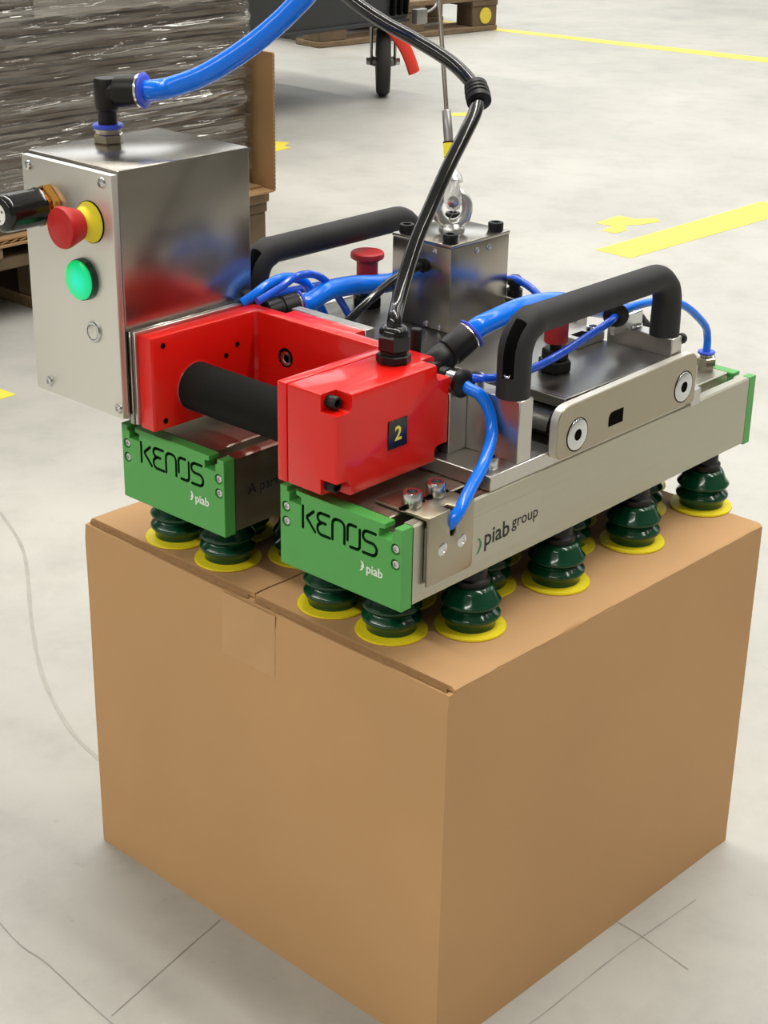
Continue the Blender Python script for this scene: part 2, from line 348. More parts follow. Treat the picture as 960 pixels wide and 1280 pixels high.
# ------------------------------------------------------------------ cardboard box under the lifter
BXO, BYO, BYAW, BW, BD, BH = 0.00973, -0.03787, -0.01954, 0.41424, 0.41923, 0.33005
cb, sb = math.cos(BYAW), math.sin(BYAW)
def bt(me_or_bm):
    M = Matrix.Translation((BXO, BYO, 0)) @ Matrix.Rotation(BYAW, 4, 'Z')
    bmesh.ops.transform(me_or_bm, matrix=M, verts=me_or_bm.verts[:])
cbx = empty('cardboard_box', (BXO+BW/2, BYO+BD/2, 0))
tag(cbx, 'large plain brown cardboard box standing on the floor under the lifter', 'box')
bm = bmesh.new(); add_box(bm, 0, BW, 0, BD, 0, BH-0.004)
bmesh.ops.subdivide_edges(bm, edges=bm.edges[:], cuts=22, use_grid_fill=True)
for v in bm.verts:
    x, y, z = v.co
    s = math.sin(math.pi*min(max(z/(BH-0.004), 0), 1)); q = noise.noise(Vector((x*7, y*7, z*6)))
    if x < 1e-6: v.co.x -= 0.0025*s*math.sin(math.pi*y/BD) + 0.0012*q*s
    if y < 1e-6: v.co.y -= 0.0025*s*math.sin(math.pi*x/BW) + 0.0012*q*s
    if z > BH-0.0041 and x < 1e-6: v.co.x += 0.0012; v.co.z -= 0.0008+0.0006*q
bt(bm); obj('box_body', bm, CARD, cbx, 50)
def flap(v0, v1, u0, u1, hinge):
    bm = bmesh.new(); n = 40; g = []
    for i in range(n+1):
        row = []
        for j in (0, 1, 2, 3):
            u = u0+(u1-u0)*i/n; v = [v0, v0+0.003, v1-0.003, v1][j]
            z = BH + 0.0003*noise.noise(Vector((u*40, v*40, 0)))
            if (j == 0 and hinge == 0) or (j == 3 and hinge == 1): z = BH-0.0022
            if i == 0: u += 0.0025*noise.noise(Vector((v*90, 5, 1))) + 0.0015
            row.append((u, v + (0.0012*noise.noise(Vector((u*60, v*60, 2))) if (j in (0, 3)) else 0), z))
        g.append(row)
    V = [[bm.verts.new(p) for p in r] for r in g]; W = [[bm.verts.new((p[0], p[1], BH-0.0042)) for p in r] for r in g]
    for i in range(n):
        for j in range(3):
            bm.faces.new((V[i][j], V[i+1][j], V[i+1][j+1], V[i][j+1])); bm.faces.new((W[i][j], W[i][j+1], W[i+1][j+1], W[i+1][j]))
        for j, jj in ((0, 0), (3, 3)):
            bm.faces.new((V[i][j], W[i][j], W[i+1][j], V[i+1][j]))
    for i in (0, n):
        for j in range(3): bm.faces.new((V[i][j], V[i][j+1], W[i][j+1], W[i][j]))
    bt(bm); return obj('top_flap', bm, CARD, cbx, 50)
flap(0.0, BD/2-0.001, 0.0055, BW-0.001, 0); flap(BD/2+0.001, BD, 0.0065, BW-0.001, 1)
for (a, b) in ((0.004, BD/2-0.004), (BD/2+0.004, BD-0.004)):      # raw corrugated edge below the flap
    bm = bmesh.new(); n = 60; P = []
    for i in range(n+1):
        y = a+(b-a)*i/n; q = 0.0010*noise.noise(Vector((y*120, 9, 1)))
        P.append([bm.verts.new((0.0030+q, y, BH-0.0040)), bm.verts.new((0.0042+q, y, BH-0.0010+0.0008*noise.noise(Vector((y*200, 2, 4))))), bm.verts.new((0.0062, y, BH-0.0040))])
    for i in range(n):
        for j in range(2): bm.faces.new((P[i][j], P[i][j+1], P[i+1][j+1], P[i+1][j]))
    bt(bm); obj('flap_edge', bm, CARDI, cbx, 50)
bm = bmesh.new(); G = []
for i in range(13):
    y = 0.178+0.062*i/12; row = []
    for j in range(11):
        z = BH-0.060+0.054*j/10; sz = math.sin(math.pi*min(max(z/(BH-0.004), 0), 1)); q = noise.noise(Vector((0, y*7, z*6)))
        row.append(bm.verts.new((-0.0025*sz*math.sin(math.pi*y/BD) - 0.0012*q*sz - 0.00025, y, z)))
    G.append(row)
for i in range(12):
    for j in range(10): bm.faces.new((G[i][j], G[i+1][j], G[i+1][j+1], G[i][j+1]))
bt(bm); obj('tape_tab', bm, TAPEM, cbx)

# ------------------------------------------------------------------ vacuum lifter
ZOFF[0] = Z0
BH_ = 0.0628; PT = 0.0119; BL = 0.4554; FY = 0.1809
lift = empty('vacuum_lifter', (0.23, 0.15, -0.052))
tag(lift, 'vacuum lifting device with twin suction beams, red grip and steel control cabinet', 'vacuum lifter')

def plate_outline(y0, h):
    """green end plate in (y,z) with the two hooked notches in its top edge"""
    wd = 0.12
    L = [(0, 0.0), (wd, 0.0), (wd, h), (wd-0.0072, h), (wd-0.0072, h-0.0035), (wd-0.0095, h-0.0045), (wd-0.0095, h-0.0105), (wd-0.0215, h-0.0105), (wd-0.0215, h-0.0045), (wd-0.0165, h-0.0035), (wd-0.0165, h),
         (0.0165, h), (0.0165, h-0.0035), (0.0215, h-0.0045), (0.0215, h-0.0105), (0.0095, h-0.0105), (0.0095, h-0.0045), (0.0072, h-0.0035), (0.0072, h), (0, h)]
    return [(y0+a, b) for a, b in L]
def stroke(bm, pts, wd, y_left, z_base, hgt, a, b):
    """polyline in letter units -> closed prism along x; letters read with y decreasing to the right"""
    P = [Vector((p[0]*hgt, p[1]*hgt)) for p in pts]; n = len(P); L = []; R = []
    for i in range(n):
        d1 = (P[i]-P[i-1]).normalized() if i else (P[1]-P[0]).normalized(); d2 = (P[i+1]-P[i]).normalized() if i < n-1 else d1
        t = (d1+d2).normalized(); nn = Vector((-t.y, t.x)); k = 1/max(0.5, nn.dot(Vector((-d2.y, d2.x))))
        L.append(P[i]+nn*wd/2*k); R.append(P[i]-nn*wd/2*k)
    e0 = (P[0]-P[1]).normalized()*wd*0.35; e1 = (P[-1]-P[-2]).normalized()*wd*0.35
    loop = [P[0]+e0+ (L[0]-P[0])*0.55] + L + [P[-1]+e1+(L[-1]-P[-1])*0.55, P[-1]+e1+(R[-1]-P[-1])*0.55] + R[::-1] + [P[0]+e0+(R[0]-P[0])*0.55]
    prism_bm(bm, [(y_left-p.x, z_base+p.y) for p in loop], 0, a, b)
def arc(cx, cy, r, a0, a1, n=5): return [(cx+r*math.cos(math.radians(a0+(a1-a0)*k/n)), cy+r*math.sin(math.radians(a0+(a1-a0)*k/n))) for k in range(n+1)]
LET = {
 'K': [[(0.06, 0.04), (0.06, 1.0)], [(0.68, 0.92), (0.30, 0.60), (0.30, 0.52), (0.76, 0.04)]],
 'E': [[(0.72, 0.97)] + arc(0.26, 0.77, 0.20, 90, 270, 8) + [(0.52, 0.57)], [(0.24, 0.52)] + arc(0.30, 0.28, 0.25, 130, 270, 7) + [(0.76, 0.03)]],
 'N': [[(0.06, 0.03)] + arc(0.31, 0.72, 0.25, 180, 90) + arc(0.47, 0.72, 0.25, 90, 0) + [(0.72, 0.03)]],
 'O': [[(0.06, 0.26)] + arc(0.24, 0.80, 0.18, 180, 90) + [(0.52, 0.98)], [(0.72, 0.92)] + arc(0.54, 0.20, 0.18, 0, -90) + [(0.20, 0.02)]],
 'S': [[(0.74, 0.98)] + arc(0.28, 0.76, 0.22, 90, 270, 8) + arc(0.54, 0.28, 0.26, 90, -90, 8) + [(0.06, 0.02)]],
}
def engraved_plate_mesh(y0, x0, x1):
    bm = bmesh.new(); prism_bm(bm, plate_outline(y0, BH_), 0, x0, x1, 0.0004, 1); bmesh.ops.recalc_face_normals(bm, faces=bm.faces[:])
    me = bpy.data.meshes.new('plate'); bm.to_mesh(me); bm.free(); pl = bpy.data.objects.new('tmp_plate', me); C.objects.link(pl)
    bm = bmesh.new()
    for k, ch in enumerate('KENOS'):
        for s in LET[ch]: stroke(bm, s, 0.0025, y0+0.0975-k*0.0149, 0.0348, 0.0180, x0-0.003, x0+0.0055)
    for yy in (0.006, 0.1137):
        for zz in (0.047, 0.0352): add_lathe(bm, (x0-0.002, y0+yy, zz), (1, 0, 0), [(0.0043, 0), (0.0043, 0.0045)], 20)
    bmesh.ops.recalc_face_normals(bm, faces=bm.faces[:])
    mc = bpy.data.meshes.new('cut'); bm.to_mesh(mc); bm.free(); ct = bpy.data.objects.new('tmp_cut', mc); C.objects.link(ct)
    md = pl.modifiers.new('b', 'BOOLEAN'); md.operation = 'DIFFERENCE'; md.object = ct; md.solver = 'EXACT'; md.use_self = True
    bpy.context.view_layer.update()
    out = bpy.data.meshes.new_from_object(pl.evaluated_get(bpy.context.evaluated_depsgraph_get()))
    bpy.data.objects.remove(pl); bpy.data.objects.remove(ct)
    out.materials.clear()
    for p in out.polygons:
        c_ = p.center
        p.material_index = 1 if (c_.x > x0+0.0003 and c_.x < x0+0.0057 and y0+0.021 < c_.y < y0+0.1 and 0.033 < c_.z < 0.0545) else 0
    return out
def crescent(name, m_, parent, y, z, s, x=None, along='y'):
    """little two-leaf swoosh beside the word"""
    pts = [(0.0, -1.0), (0.55, -0.75), (0.95, -0.15), (0.95, 0.35), (0.65, 0.85), (0.2, 1.0), (0.55, 0.6), (0.62, 0.15), (0.45, -0.35)]
    if along == 'y': return prism(name, m_, parent, [(y-a*s, z+b*s) for a, b in pts], 0, x-0.0002, x+0.0001, smooth=0)
    return prism(name, m_, parent, [(y+a*s, z+b*s) for a, b in pts], 1, x-0.0002, x+0.0001, smooth=0)

def beam_profile(y0):
    h = BH_; wd = 0.12
    L = [(0.004, 0.0), (wd-0.004, 0.0), (wd, 0.002), (wd, h-0.0015), (wd-0.0015, h), (wd-0.009, h), (wd-0.009, h-0.012), (wd-0.022, h-0.012), (wd-0.022, h-0.0008), (wd-0.023, h),
         (0.023, h), (0.022, h-0.0008), (0.022, h-0.012), (0.009, h-0.012), (0.009, h), (0.0015, h), (0, h-0.0015), (0, 0.002)]
    return [(y0+a, b) for a, b in L]
beams = []
for bi, y0 in enumerate((0.0, FY)):
    bmn = empty('suction_beam', (0.23, y0+0.06, 0.0), lift); beams.append(bmn)
    prism('extruded_profile', ALU, bmn, beam_profile(y0), 0, PT, BL, smooth=30)
    box('cup_plate', VOID, bmn, PT+0.004, BL-0.004, y0+0.006, y0+0.114, -0.0015, 0.0002)
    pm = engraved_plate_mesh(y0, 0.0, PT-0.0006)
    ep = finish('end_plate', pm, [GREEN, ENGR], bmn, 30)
    re = prism('end_plate', GREEN, bmn, plate_outline(y0, BH_), 0, BL+0.0006, BL+PT, 0.0008, 1)
    for yy in (0.006, 0.1137):
        for zz in (0.047, 0.0352): pan_screw(ZINC, bmn, (0.0025, y0+yy, zz), (-1, 0, 0), 0.0036, 0.0022)
    text_mesh('piab_lettering', 'piab', 0.0098, WHITEP, bmn, (-0.0001, y0+0.0335, 0.0205), (0, -1, 0), (0, 0, 1), bold=0.00012)
    crescent('swoosh_mark', WHITEP, bmn, y0+0.0395, 0.0240, 0.0042, 0.0)
    crescent('swoosh_mark', WHITEP, bmn, y0+0.0388, 0.0250, 0.0022, 0.0)
# side lettering of the beams
text_mesh('side_lettering', 'piab', 0.0185, BLKP, beams[0], (0.0905, -0.0001, 0.0215), (1, 0, 0), (0, 0, 1), bold=0.0003)
text_mesh('side_lettering', 'group', 0.0135, BLKP, beams[0], (0.1235, -0.0001, 0.0255), (1, 0, 0), (0, 0, 1), bold=0.00015)
crescent('swoosh_mark', GRNP, beams[0], 0.0815, 0.0235, 0.0068, 0.0, 'x')
prism('swoosh_highlight', GRYP, beams[0], [(0.0825, 0.0265), (0.0838, 0.0268), (0.0846, 0.0282), (0.0840, 0.0298), (0.0825, 0.0303), (0.0834, 0.0288), (0.0833, 0.0277)], 1, -0.0002, 0.0001, smooth=0)
text_mesh('side_lettering', 'A part of', 0.0125, BLKP, beams[1], (0.0250, FY-0.0001, 0.0285), (1, 0, 0), (0, 0, 1), bold=0.0001)
text_mesh('side_lettering', 'piab  group', 0.0155, BLKP, beams[1], (0.0890, FY-0.0001, 0.0235), (1, 0, 0), (0, 0, 1), bold=0.0002)
bm = bmesh.new(); add_box(bm, 0.076, 0.158, -0.00015, 0.00005, 0.012, 0.048)
obj('clear_sticker', bm, mat('sticker_film', srgb(181, 178, 164), 0.35, 1.0), beams[0])

# suction cups
def make_cup(x, y):
    c = empty('suction_cup', (x, y, -0.052), lift)
    lathe('connector', BLACK, c, (x, y, 0.0), (0, 0, -1), [(0.0115, 0), (0.0115, 0.009), (0.0138, 0.0105), (0.0138, 0.0160), (0.0128, 0.0175)], 18)
    lathe('bellows', GREENB, c, (x, y, -0.0150), (0, 0, -1), [(0.0125, 0), (0.0158, 0.0010), (0.0178, 0.0040), (0.0196, 0.0090), (0.0222, 0.0122), (0.0231, 0.0136), (0.0224, 0.0150), (0.0188, 0.0174), (0.0180, 0.0186),
          (0.0190, 0.0200), (0.0224, 0.0226), (0.0232, 0.0242), (0.0228, 0.0256), (0.0204, 0.0288), (0.0192, 0.0310), (0.0194, 0.0342), (0.0, 0.0342)], 32, smooth=60)
    lathe('sealing_disc', YELD, c, (x, y, -0.0490), (0, 0, -1), [(0.0, 0), (0.020, 0), (0.0274, 0.0010), (0.0277, 0.0022), (0.0270, 0.0030), (0.0, 0.0030)], 40)
    return c
cup0 = None
def place_cup(x, y):
    global cup0
    if cup0 is None: cup0 = make_cup(x, y); cup0['_xy'] = (x, y); return
    dx, dy = x-cup0['_xy'][0], y-cup0['_xy'][1]
    r = copy_at(cup0, (dx, dy, 0), lift)
    for ch in list(cup0.children): copy_at(ch, (dx, dy, 0), r)
for y0 in (0.0, FY):
    for k in range(4):
        place_cup(0.051+k*0.1075, y0+0.0535); place_cup(0.051+k*0.1075, y0+0.1150)
        place_cup(0.0975+k*0.1075, y0+0.0150); place_cup(0.0975+k*0.1075, y0+0.0850)
del cup0['_xy']

# clip bracket at the front of the near beam
clip = empty('clip_bracket', (0.047, 0.02, 0.013), lift)
prism('face_plate', CLIPM, clip, [(0.0225, 0.0130), (0.0705, 0.0130), (0.0725, 0.0150), (0.0725, 0.0660), (0.0525, 0.0660), (0.0525, 0.0470), (0.0510, 0.0450), (0.0478, 0.0450), (0.0463, 0.0470), (0.0463, 0.0660), (0.0225, 0.0660)], 1, -0.0045, -0.0020, 0.0007)
prism('top_plate', CLIPM, clip, [(0.0225, -0.0030), (0.0463, -0.0030), (0.0463, 0.004), (0.0525, 0.004), (0.0525, -0.0030), (0.0725, -0.0030), (0.0725, 0.046), (0.0225, 0.046)], 2, BH_+0.0004, BH_+0.0033, 0.0007)
box('slot_block', GALV, clip, 0.0228, 0.0262, -0.0019, -0.0004, 0.016, 0.058, 0.0004)
for x in (0.0385, 0.0596): pan_screw(ZINC, clip, (x, -0.0043, 0.0377), (0, -1, 0), 0.0052, 0.0010)
for x, y in ((0.0330, 0.0205), (0.0590, 0.0205)):
    cap_screw(ZINC, clip, (x, y, BH_+0.0033), (0, 0, 1), 0.0072, 0.0105)
    prism('slot', VOID, clip, [(x-0.011, y-0.003), (x+0.011, y-0.003), (x+0.013, y), (x+0.011, y+0.003), (x-0.011, y+0.003), (x-0.013, y)], 2, BH_+0.0030, BH_+0.0035, smooth=0)

# base plate, uprights, deck
frm = empty('carrier_frame', (0.23, 0.15, 0.0632), lift)
box('base_plate', MILL, frm, 0.0950, 0.3660, -0.0005, 0.3012, 0.0632, 0.0752, 0.0006, 1)
box('upright_plate', MILL, frm, 0.1270, 0.1430, 0.0005, 0.0620, 0.0752, 0.1240, 0.0006, 1)
box('upright_plate', MILL, frm, 0.1270, 0.1430, 0.0630, 0.3000, 0.0752, 0.1240, 0.0006, 1)
box('upright_plate', MILL, frm, 0.3250, 0.3400, 0.0005, 0.0640, 0.0752, 0.1270, 0.0006, 1)
box('upright_plate', MILL, frm, 0.3250, 0.3400, 0.0950, 0.3000, 0.0752, 0.1270, 0.0006, 1)
box('deck_plate', DECKM, frm, 0.1830, 0.3245, 0.0010, 0.3000, 0.1040, 0.1120, 0.0005, 1)
for x in (0.1868, 0.1900): box('deck_groove', mat('pale_groove_metal', srgb(210, 210, 208), 0.3, 1.0), frm, x, x+0.0006, 0.002, 0.07, 0.1119, 0.1122)  # thin pale metal lines laid on the deck
prism('deck_support', DECKM, frm, [(0.190, 0.0752)] + [(0.176+0.016*(1-math.cos(t)), 0.085+0.017*math.sin(t)) for t in (0, .4, .8, 1.2, 1.57)] + [(0.31, 0.104), (0.31, 0.0752)], 1, 0.012, 0.29)
box('spacer_plate', MILL, frm, 0.1068, 0.1268, 0.0500, 0.0670, 0.0752, 0.1230, 0.0005, 1)
box('spacer_plate', MILL, frm, 0.1068, 0.1268, 0.0680, 0.2560, 0.0752, 0.1240, 0.0005, 1)
box('latch_plate', MILL, frm, 0.2880, 0.3250, 0.0660, 0.1000, 0.1122, 0.1200, 0.0006, 1)
prism('latch_slot', VOID, frm, [(0.2950, 0.0700), (0.3100, 0.0700), (0.3100, 0.0790), (0.2950, 0.0790)], 2, 0.1199, 0.1203, smooth=0)
cap_screw(ZINC, frm, (0.3160, 0.0735, 0.1200), (0, 0, 1), 0.0050, 0.0045)
cap_screw(ZINC, frm, (0.1085, 0.0115, 0.0752), (0, 0, 1), 0.0062, 0.0090)
cap_screw(ZINC, frm, (0.1350, 0.0480, 0.1240), (0, 0, 1), 0.0058, 0.0085)
cyl('washer', ZINC, frm, (0.3325, 0.0470, 0.1270), (0, 0, 1), 0.0105, 0.0022, 20, 0.0004)
cap_screw(ZINC, frm, (0.3325, 0.0470, 0.1292), (0, 0, 1), 0.0068, 0.0090)
# near and far side plates with big countersunk screws
def rounded(pts_r, n=5):
    out = []; N = len(pts_r)
    for i, (x, z, r) in enumerate(pts_r):
        p = Vector((x, z)); a = Vector(pts_r[i-1][:2]); b = Vector(pts_r[(i+1) % N][:2])
        if r == 0: out.append((x, z)); continue
        d1 = (a-p).normalized(); d2 = (b-p).normalized(); q = p+d1*r; s = p+d2*r
        for k in range(n+1):
            t = k/n; v = q*(1-t)**2 + p*2*t*(1-t) + s*t*t; out.append((v.x, v.y))
    return out
def side_plate(yo, yi, outer):
    pl = prism('side_plate', CLIPM if outer < 0 else MILL, lift, rounded([(0.1625, 0.0695, 0.009), (0.3520, 0.0695, 0.003), (0.3520, 0.1140, 0.013), (0.1625, 0.1110, 0.015)][::1]), 1, yo, yi, 0.0007, 1)
    ys = yo if outer < 0 else yi
    pl.data.materials.append(EDGEM)
    for p in pl.data.polygons:
        if abs(p.normal.y) < 0.6: p.material_index = 1
    for x, z in ((0.1880, 0.0850), (0.3335, 0.0870)):
        lathe('countersink', VOID, pl, (x, ys+outer*0.0001, z), (0, outer, 0), [(0.0134, 0), (0.0134, 0.0002)], 32)
        lathe('countersunk_screw', ZINC, pl, (x, ys+outer*0.0002, z), (0, outer, 0), [(0.0126, 0), (0.0124, 0.0004), (0.0118, 0.0007), (0.0046, 0.0007), (0.0042, -0.001), (0, -0.001)], 28)
        lathe('hex_socket', VOID, pl, (x, ys+outer*0.0006, z), (0, outer, 0), [(0.0044, 0), (0.0044, 0.0005)], 6)
    prism('window_slot', VOID, pl, rounded([(0.2290, 0.0800, 0), (0.2480, 0.0800, 0), (0.2480, 0.0915, 0), (0.2290, 0.0915, 0.006)]), 1, ys+outer*0.0001, ys+outer*0.0003, smooth=0)
    return pl
side_plate(-0.0085, -0.0006, -1); side_plate(0.3015, 0.3095, 1)
box('foot_strip', MILL, frm, 0.3520, 0.3660, -0.0060, -0.0006, 0.0640, 0.0780, 0.0005, 1)

# carry handles
def carry_handle(y):
    h = empty('carry_handle', (0.233, y, 0.124), lift)
    xa, xb, zb, zt, r = 0.1345, 0.3325, 0.1240, 0.1775, 0.023
    P = [Vector((xa, y, zb)), Vector((xa, y, zb+0.012))] + [Vector((xa+r-r*math.cos(t), y, zt-r+r*math.sin(t))) for t in [k*math.pi/2/8 for k in range(9)]]
    P += [Vector((xa+(xb-xa)*k/6, y, zt)) for k in range(2, 5)]
    P += [Vector((xb-r+r*math.sin(t), y, zt-r+r*math.cos(t))) for t in [k*math.pi/2/8 for k in range(9)]] + [Vector((xb, y, zb+0.015)), Vector((xb, y, zb+0.003))]
    bm = bmesh.new(); add_tube(bm, P, [0.0128]*6 + [0.0124]*4 + [0.0112]*(len(P)-16) + [0.0118]*4 + [0.0122]*2, 24, (1, 1), (0, 1, 0)); obj('grip_tube', bm, GRIPM, h, 60)
    dy = -0.0033; dx = 0.0108
    Q = [Vector((xa-dx, y+dy, 0.1405)), Vector((xa-dx, y+dy, 0.1420)), Vector((xa-dx, y+dy, 0.150))] + [Vector((xa+r-(r+dx)*math.cos(t), y+dy, zt-r+(r+dx)*math.sin(t))) for t in (0.1, 0.35, 0.6, 0.85, 0.92)]
    bm = bmesh.new(); Qs = smooth_path(Q, 5); add_tube(bm, Qs, [0.0008, 0.0030, 0.0041] + [0.0047]*(len(Qs)-6) + [0.0041, 0.0030, 0.0008], 14, (1, 0.42), (-0.28, 0.96, 0)); obj('bolt_slot', bm, VOID, h, 60)
    cap_screw(ZINC, h, (xa-0.0128, y-0.0040, 0.1425), (-0.3, -0.1, 1), 0.0024, 0.002)
    return h
carry_handle(0.0135); carry_handle(0.2880)
cyl('end_stop', BLACK, lift, (0.3400, 0.0030, 0.1235), (1, 0, 0), 0.0045, 0.0050, 14, 0.0008)

# steel block with eye bolt
blk = empty('generator_block', (0.281, 0.193, 0.112), lift)
bx0, bx1, by0, by1, bz0, bz1 = 0.2448, 0.3215, 0.1682, 0.2330, 0.1122, 0.1870
box('block_body', STAIN, blk, bx0, bx1, by0, by1, bz0, bz1-0.0030, 0.0008)
box('block_cover', STAIN, blk, bx0-0.0004, bx1+0.0004, by0-0.0004, by1+0.0004, bz1-0.0030, bz1, 0.0006)
for x in (bx0+0.0085, bx1-0.0085):
    for y in (by0+0.0085, by1-0.0085): cap_screw(BLACK, blk, (x, y, bz1), (0, 0, 1), 0.0066, 0.0072)
for y, z in ((0.185, 0.1795), (0.2080, 0.1795), (0.1935, 0.1155), (0.1790, 0.1150)):
    lathe('rivet', ZINC, blk, (bx0, y, z), (-1, 0, 0), [(0.0026, 0), (0.0024, 0.0009), (0.0012, 0.0016), (0, 0.0017)], 12)
for x in (0.278, 0.294): lathe('rivet', ZINC, blk, (x, by0, 0.1775), (0, -1, 0), [(0.0026, 0), (0.0024, 0.0009), (0.0012, 0.0016), (0, 0.0017)], 12)
lathe('cable_grommet', BLACK, blk, (bx0, 0.1970, 0.1655), (-1, 0, 0), [(0.0062, 0), (0.0060, 0.003), (0.0040, 0.0035)], 16)
ec = Vector((0.2833, 0.2007, bz1)); ed = Vector((-0.74, -0.67, 0)).normalized(); es = Vector((ed.y, -ed.x, 0))
eye = empty('eye_bolt', (ec.x, ec.y, bz1), blk)
lathe('eye_collar', CHROME, eye, ec, (0, 0, 1), [(0.0112, 0), (0.0112, 0.0020), (0.0098, 0.0045), (0.0075, 0.0075)], 24)
bm = bmesh.new(); ctr = ec + Vector((0, 0, 0.0195)); path = [ctr + (es*math.sin(t) - Vector((0, 0, 1))*math.cos(t)*1.08)*0.0128 for t in [2*math.pi*k/36 for k in range(36)]]
n = 12; rings = []
for i, p in enumerate(path):
    rad = (p-ctr).normalized(); rr = 0.0046*(1.12 if (p-ctr).z < -0.006 else 1.0)
    rings.append([bm.verts.new(p + (rad*math.cos(2*math.pi*k/n) + ed*math.sin(2*math.pi*k/n))*rr) for k in range(n)])
for i in range(36):
    A, B = rings[i], rings[(i+1) % 36]
    for k in range(n): bm.faces.new((A[k], A[(k+1) % n], B[(k+1) % n], B[k]))
obj('eye_ring', bm, CHROME, eye, 70)

# red release knobs on the deck
def pull_knob(x, y, z):
    k = empty('pull_knob', (x, y, z), lift)
    cyl('base_nut', BLACK, k, (x, y, z), (0, 0, 1), 0.0135, 0.0090, 6, 0.001, 25, 0.3); cyl('lock_nut', BLACK, k, (x, y, z+0.009), (0, 0, 1), 0.0105, 0.0090, 6, 0.001, 25, 0.7)
    cyl('stem', BLACK, k, (x, y, z+0.018), (0, 0, 1), 0.0045, 0.005, 14)
    lathe('pull_cap', REDK, k, (x, y, z+0.0225), (0, 0, 1), [(0.0086, 0), (0.0094, 0.0008), (0.0094, 0.0175), (0.0145, 0.0205), (0.0148, 0.0215), (0.0146, 0.0250), (0.0132, 0.0262), (0.0, 0.0248)], 32)
pull_knob(0.2330, 0.0490, 0.1122); pull_knob(0.2570, 0.2730, 0.1122)

# red grip frame and control box
rd = empty('control_grip', (0.045, 0.15, 0.0735), lift)
zb, zt = 0.0738, 0.1490
prism('grip_frame', RED, rd, [(-0.0145, 0.2575), (-0.0150, 0.2430), (-0.0130, 0.2415), (0.0900, 0.2410), (0.0925, 0.2385), (0.0925, 0.0985), (0.1055, 0.0985), (0.1055, 0.2575)], 2, zb, zt, 0.0016)
box('frame_ledge', RED, rd, 0.1045, 0.1160, 0.1450, 0.2200, 0.118, zt-0.0002, 0.0008)
box('mounting_plate', MILL, rd, 0.1162, 0.1262, 0.1440, 0.2250, 0.1240, zt, 0.0006, 1)
box('box_flange', RED, rd, -0.0134, 0.1058, 0.0990, 0.1085, zb, zt, 0.0012)
nx, nz = 0.0150, 0.0125
def notched_box():
    bm = bmesh.new(); add_box(bm, -0.0134, 0.1058, 0.0500, 0.0986, zb, zt, 0.0018, 2); bmesh.ops.recalc_face_normals(bm, faces=bm.faces[:])
    me = bpy.data.meshes.new('nb'); bm.to_mesh(me); bm.free(); a_ = bpy.data.objects.new('tmp_a', me); C.objects.link(a_)
    bm = bmesh.new()
    for x0, x1, i in ((-0.03, -0.0134+nx, 1), (0.1058-nx, 0.12, 0)):
        for z0, z1, j in ((0.05, zb+nz, 1), (zt-nz, 0.17, 0)):
            P = [(x0, z0, 0), (x1, z0, 0), (x1, z1, 0), (x0, z1, 0)]
            k = 2 if (i and j) else (1 if i else (3 if j else 0)); P[k] = (P[k][0], P[k][1], 0.005)
            prism_bm(bm, rounded(P, 5), 1, 0.03, 0.0655)
    bmesh.ops.recalc_face_normals(bm, faces=bm.faces[:])
    mc = bpy.data.meshes.new('nc'); bm.to_mesh(mc); bm.free(); b_ = bpy.data.objects.new('tmp_b', mc); C.objects.link(b_)
    md = a_.modifiers.new('b', 'BOOLEAN'); md.operation = 'DIFFERENCE'; md.object = b_; md.solver = 'EXACT'
    bpy.context.view_layer.update()
    out = bpy.data.meshes.new_from_object(a_.evaluated_get(bpy.context.evaluated_depsgraph_get()))
    bpy.data.objects.remove(a_); bpy.data.objects.remove(b_); out.materials.clear()
    return out
finish('control_box', notched_box(), RED, rd, 35)
for x in (-0.0134+0.0080, 0.1058-0.0080):
    for z in (zb+0.0065, zt-0.0065): cap_screw(BLACK, rd, (x, 0.0655, z), (0, -1, 0), 0.0048, 0.0085)
box('number_plate', BLKG, rd, 0.0390, 0.0590, 0.0490, 0.0500, 0.0975, 0.1190, 0.0003, 1)
text_mesh('number_two', '2', 0.0150, YELT, rd, (0.0452, 0.0489, 0.1035), (1, 0, 0), (0, 0, 1), bold=0.0003)
tube('grip_bar', FOAM, rd, [(0.0285, 0.2405, 0.1015), (0.0285, 0.22, 0.1015), (0.0285, 0.16, 0.1015), (0.0285, 0.1090, 0.1015)], 0.0193, 32, 1)
cyl('grip_collar', ZINC, rd, (0.0285, 0.2412, 0.1015), (0, -1, 0), 0.0199, 0.0015, 32)
for x, z in ((-0.0040, 0.1415), (-0.0040, 0.0810), (0.0720, 0.1255), (0.0600, 0.1190)):
    lathe('threaded_hole', VOID, rd, (x, 0.2412, z), (0, -1, 0), [(0.0022, 0), (0.0022, 0.0004)], 14)
lathe('bolt_recess', VOID, rd, (0.0927, 0.2075, 0.1175), (-1, 0, 0), [(0.0080, 0), (0.0080, 0.0004)], 24)
lathe('recessed_bolt', ZINC, rd, (0.0925, 0.2065, 0.1170), (-1, 0, 0), [(0.0060, 0), (0.0060, 0.0008), (0.0036, 0.0012), (0.0030, 0.0002), (0, 0.0002)], 18)
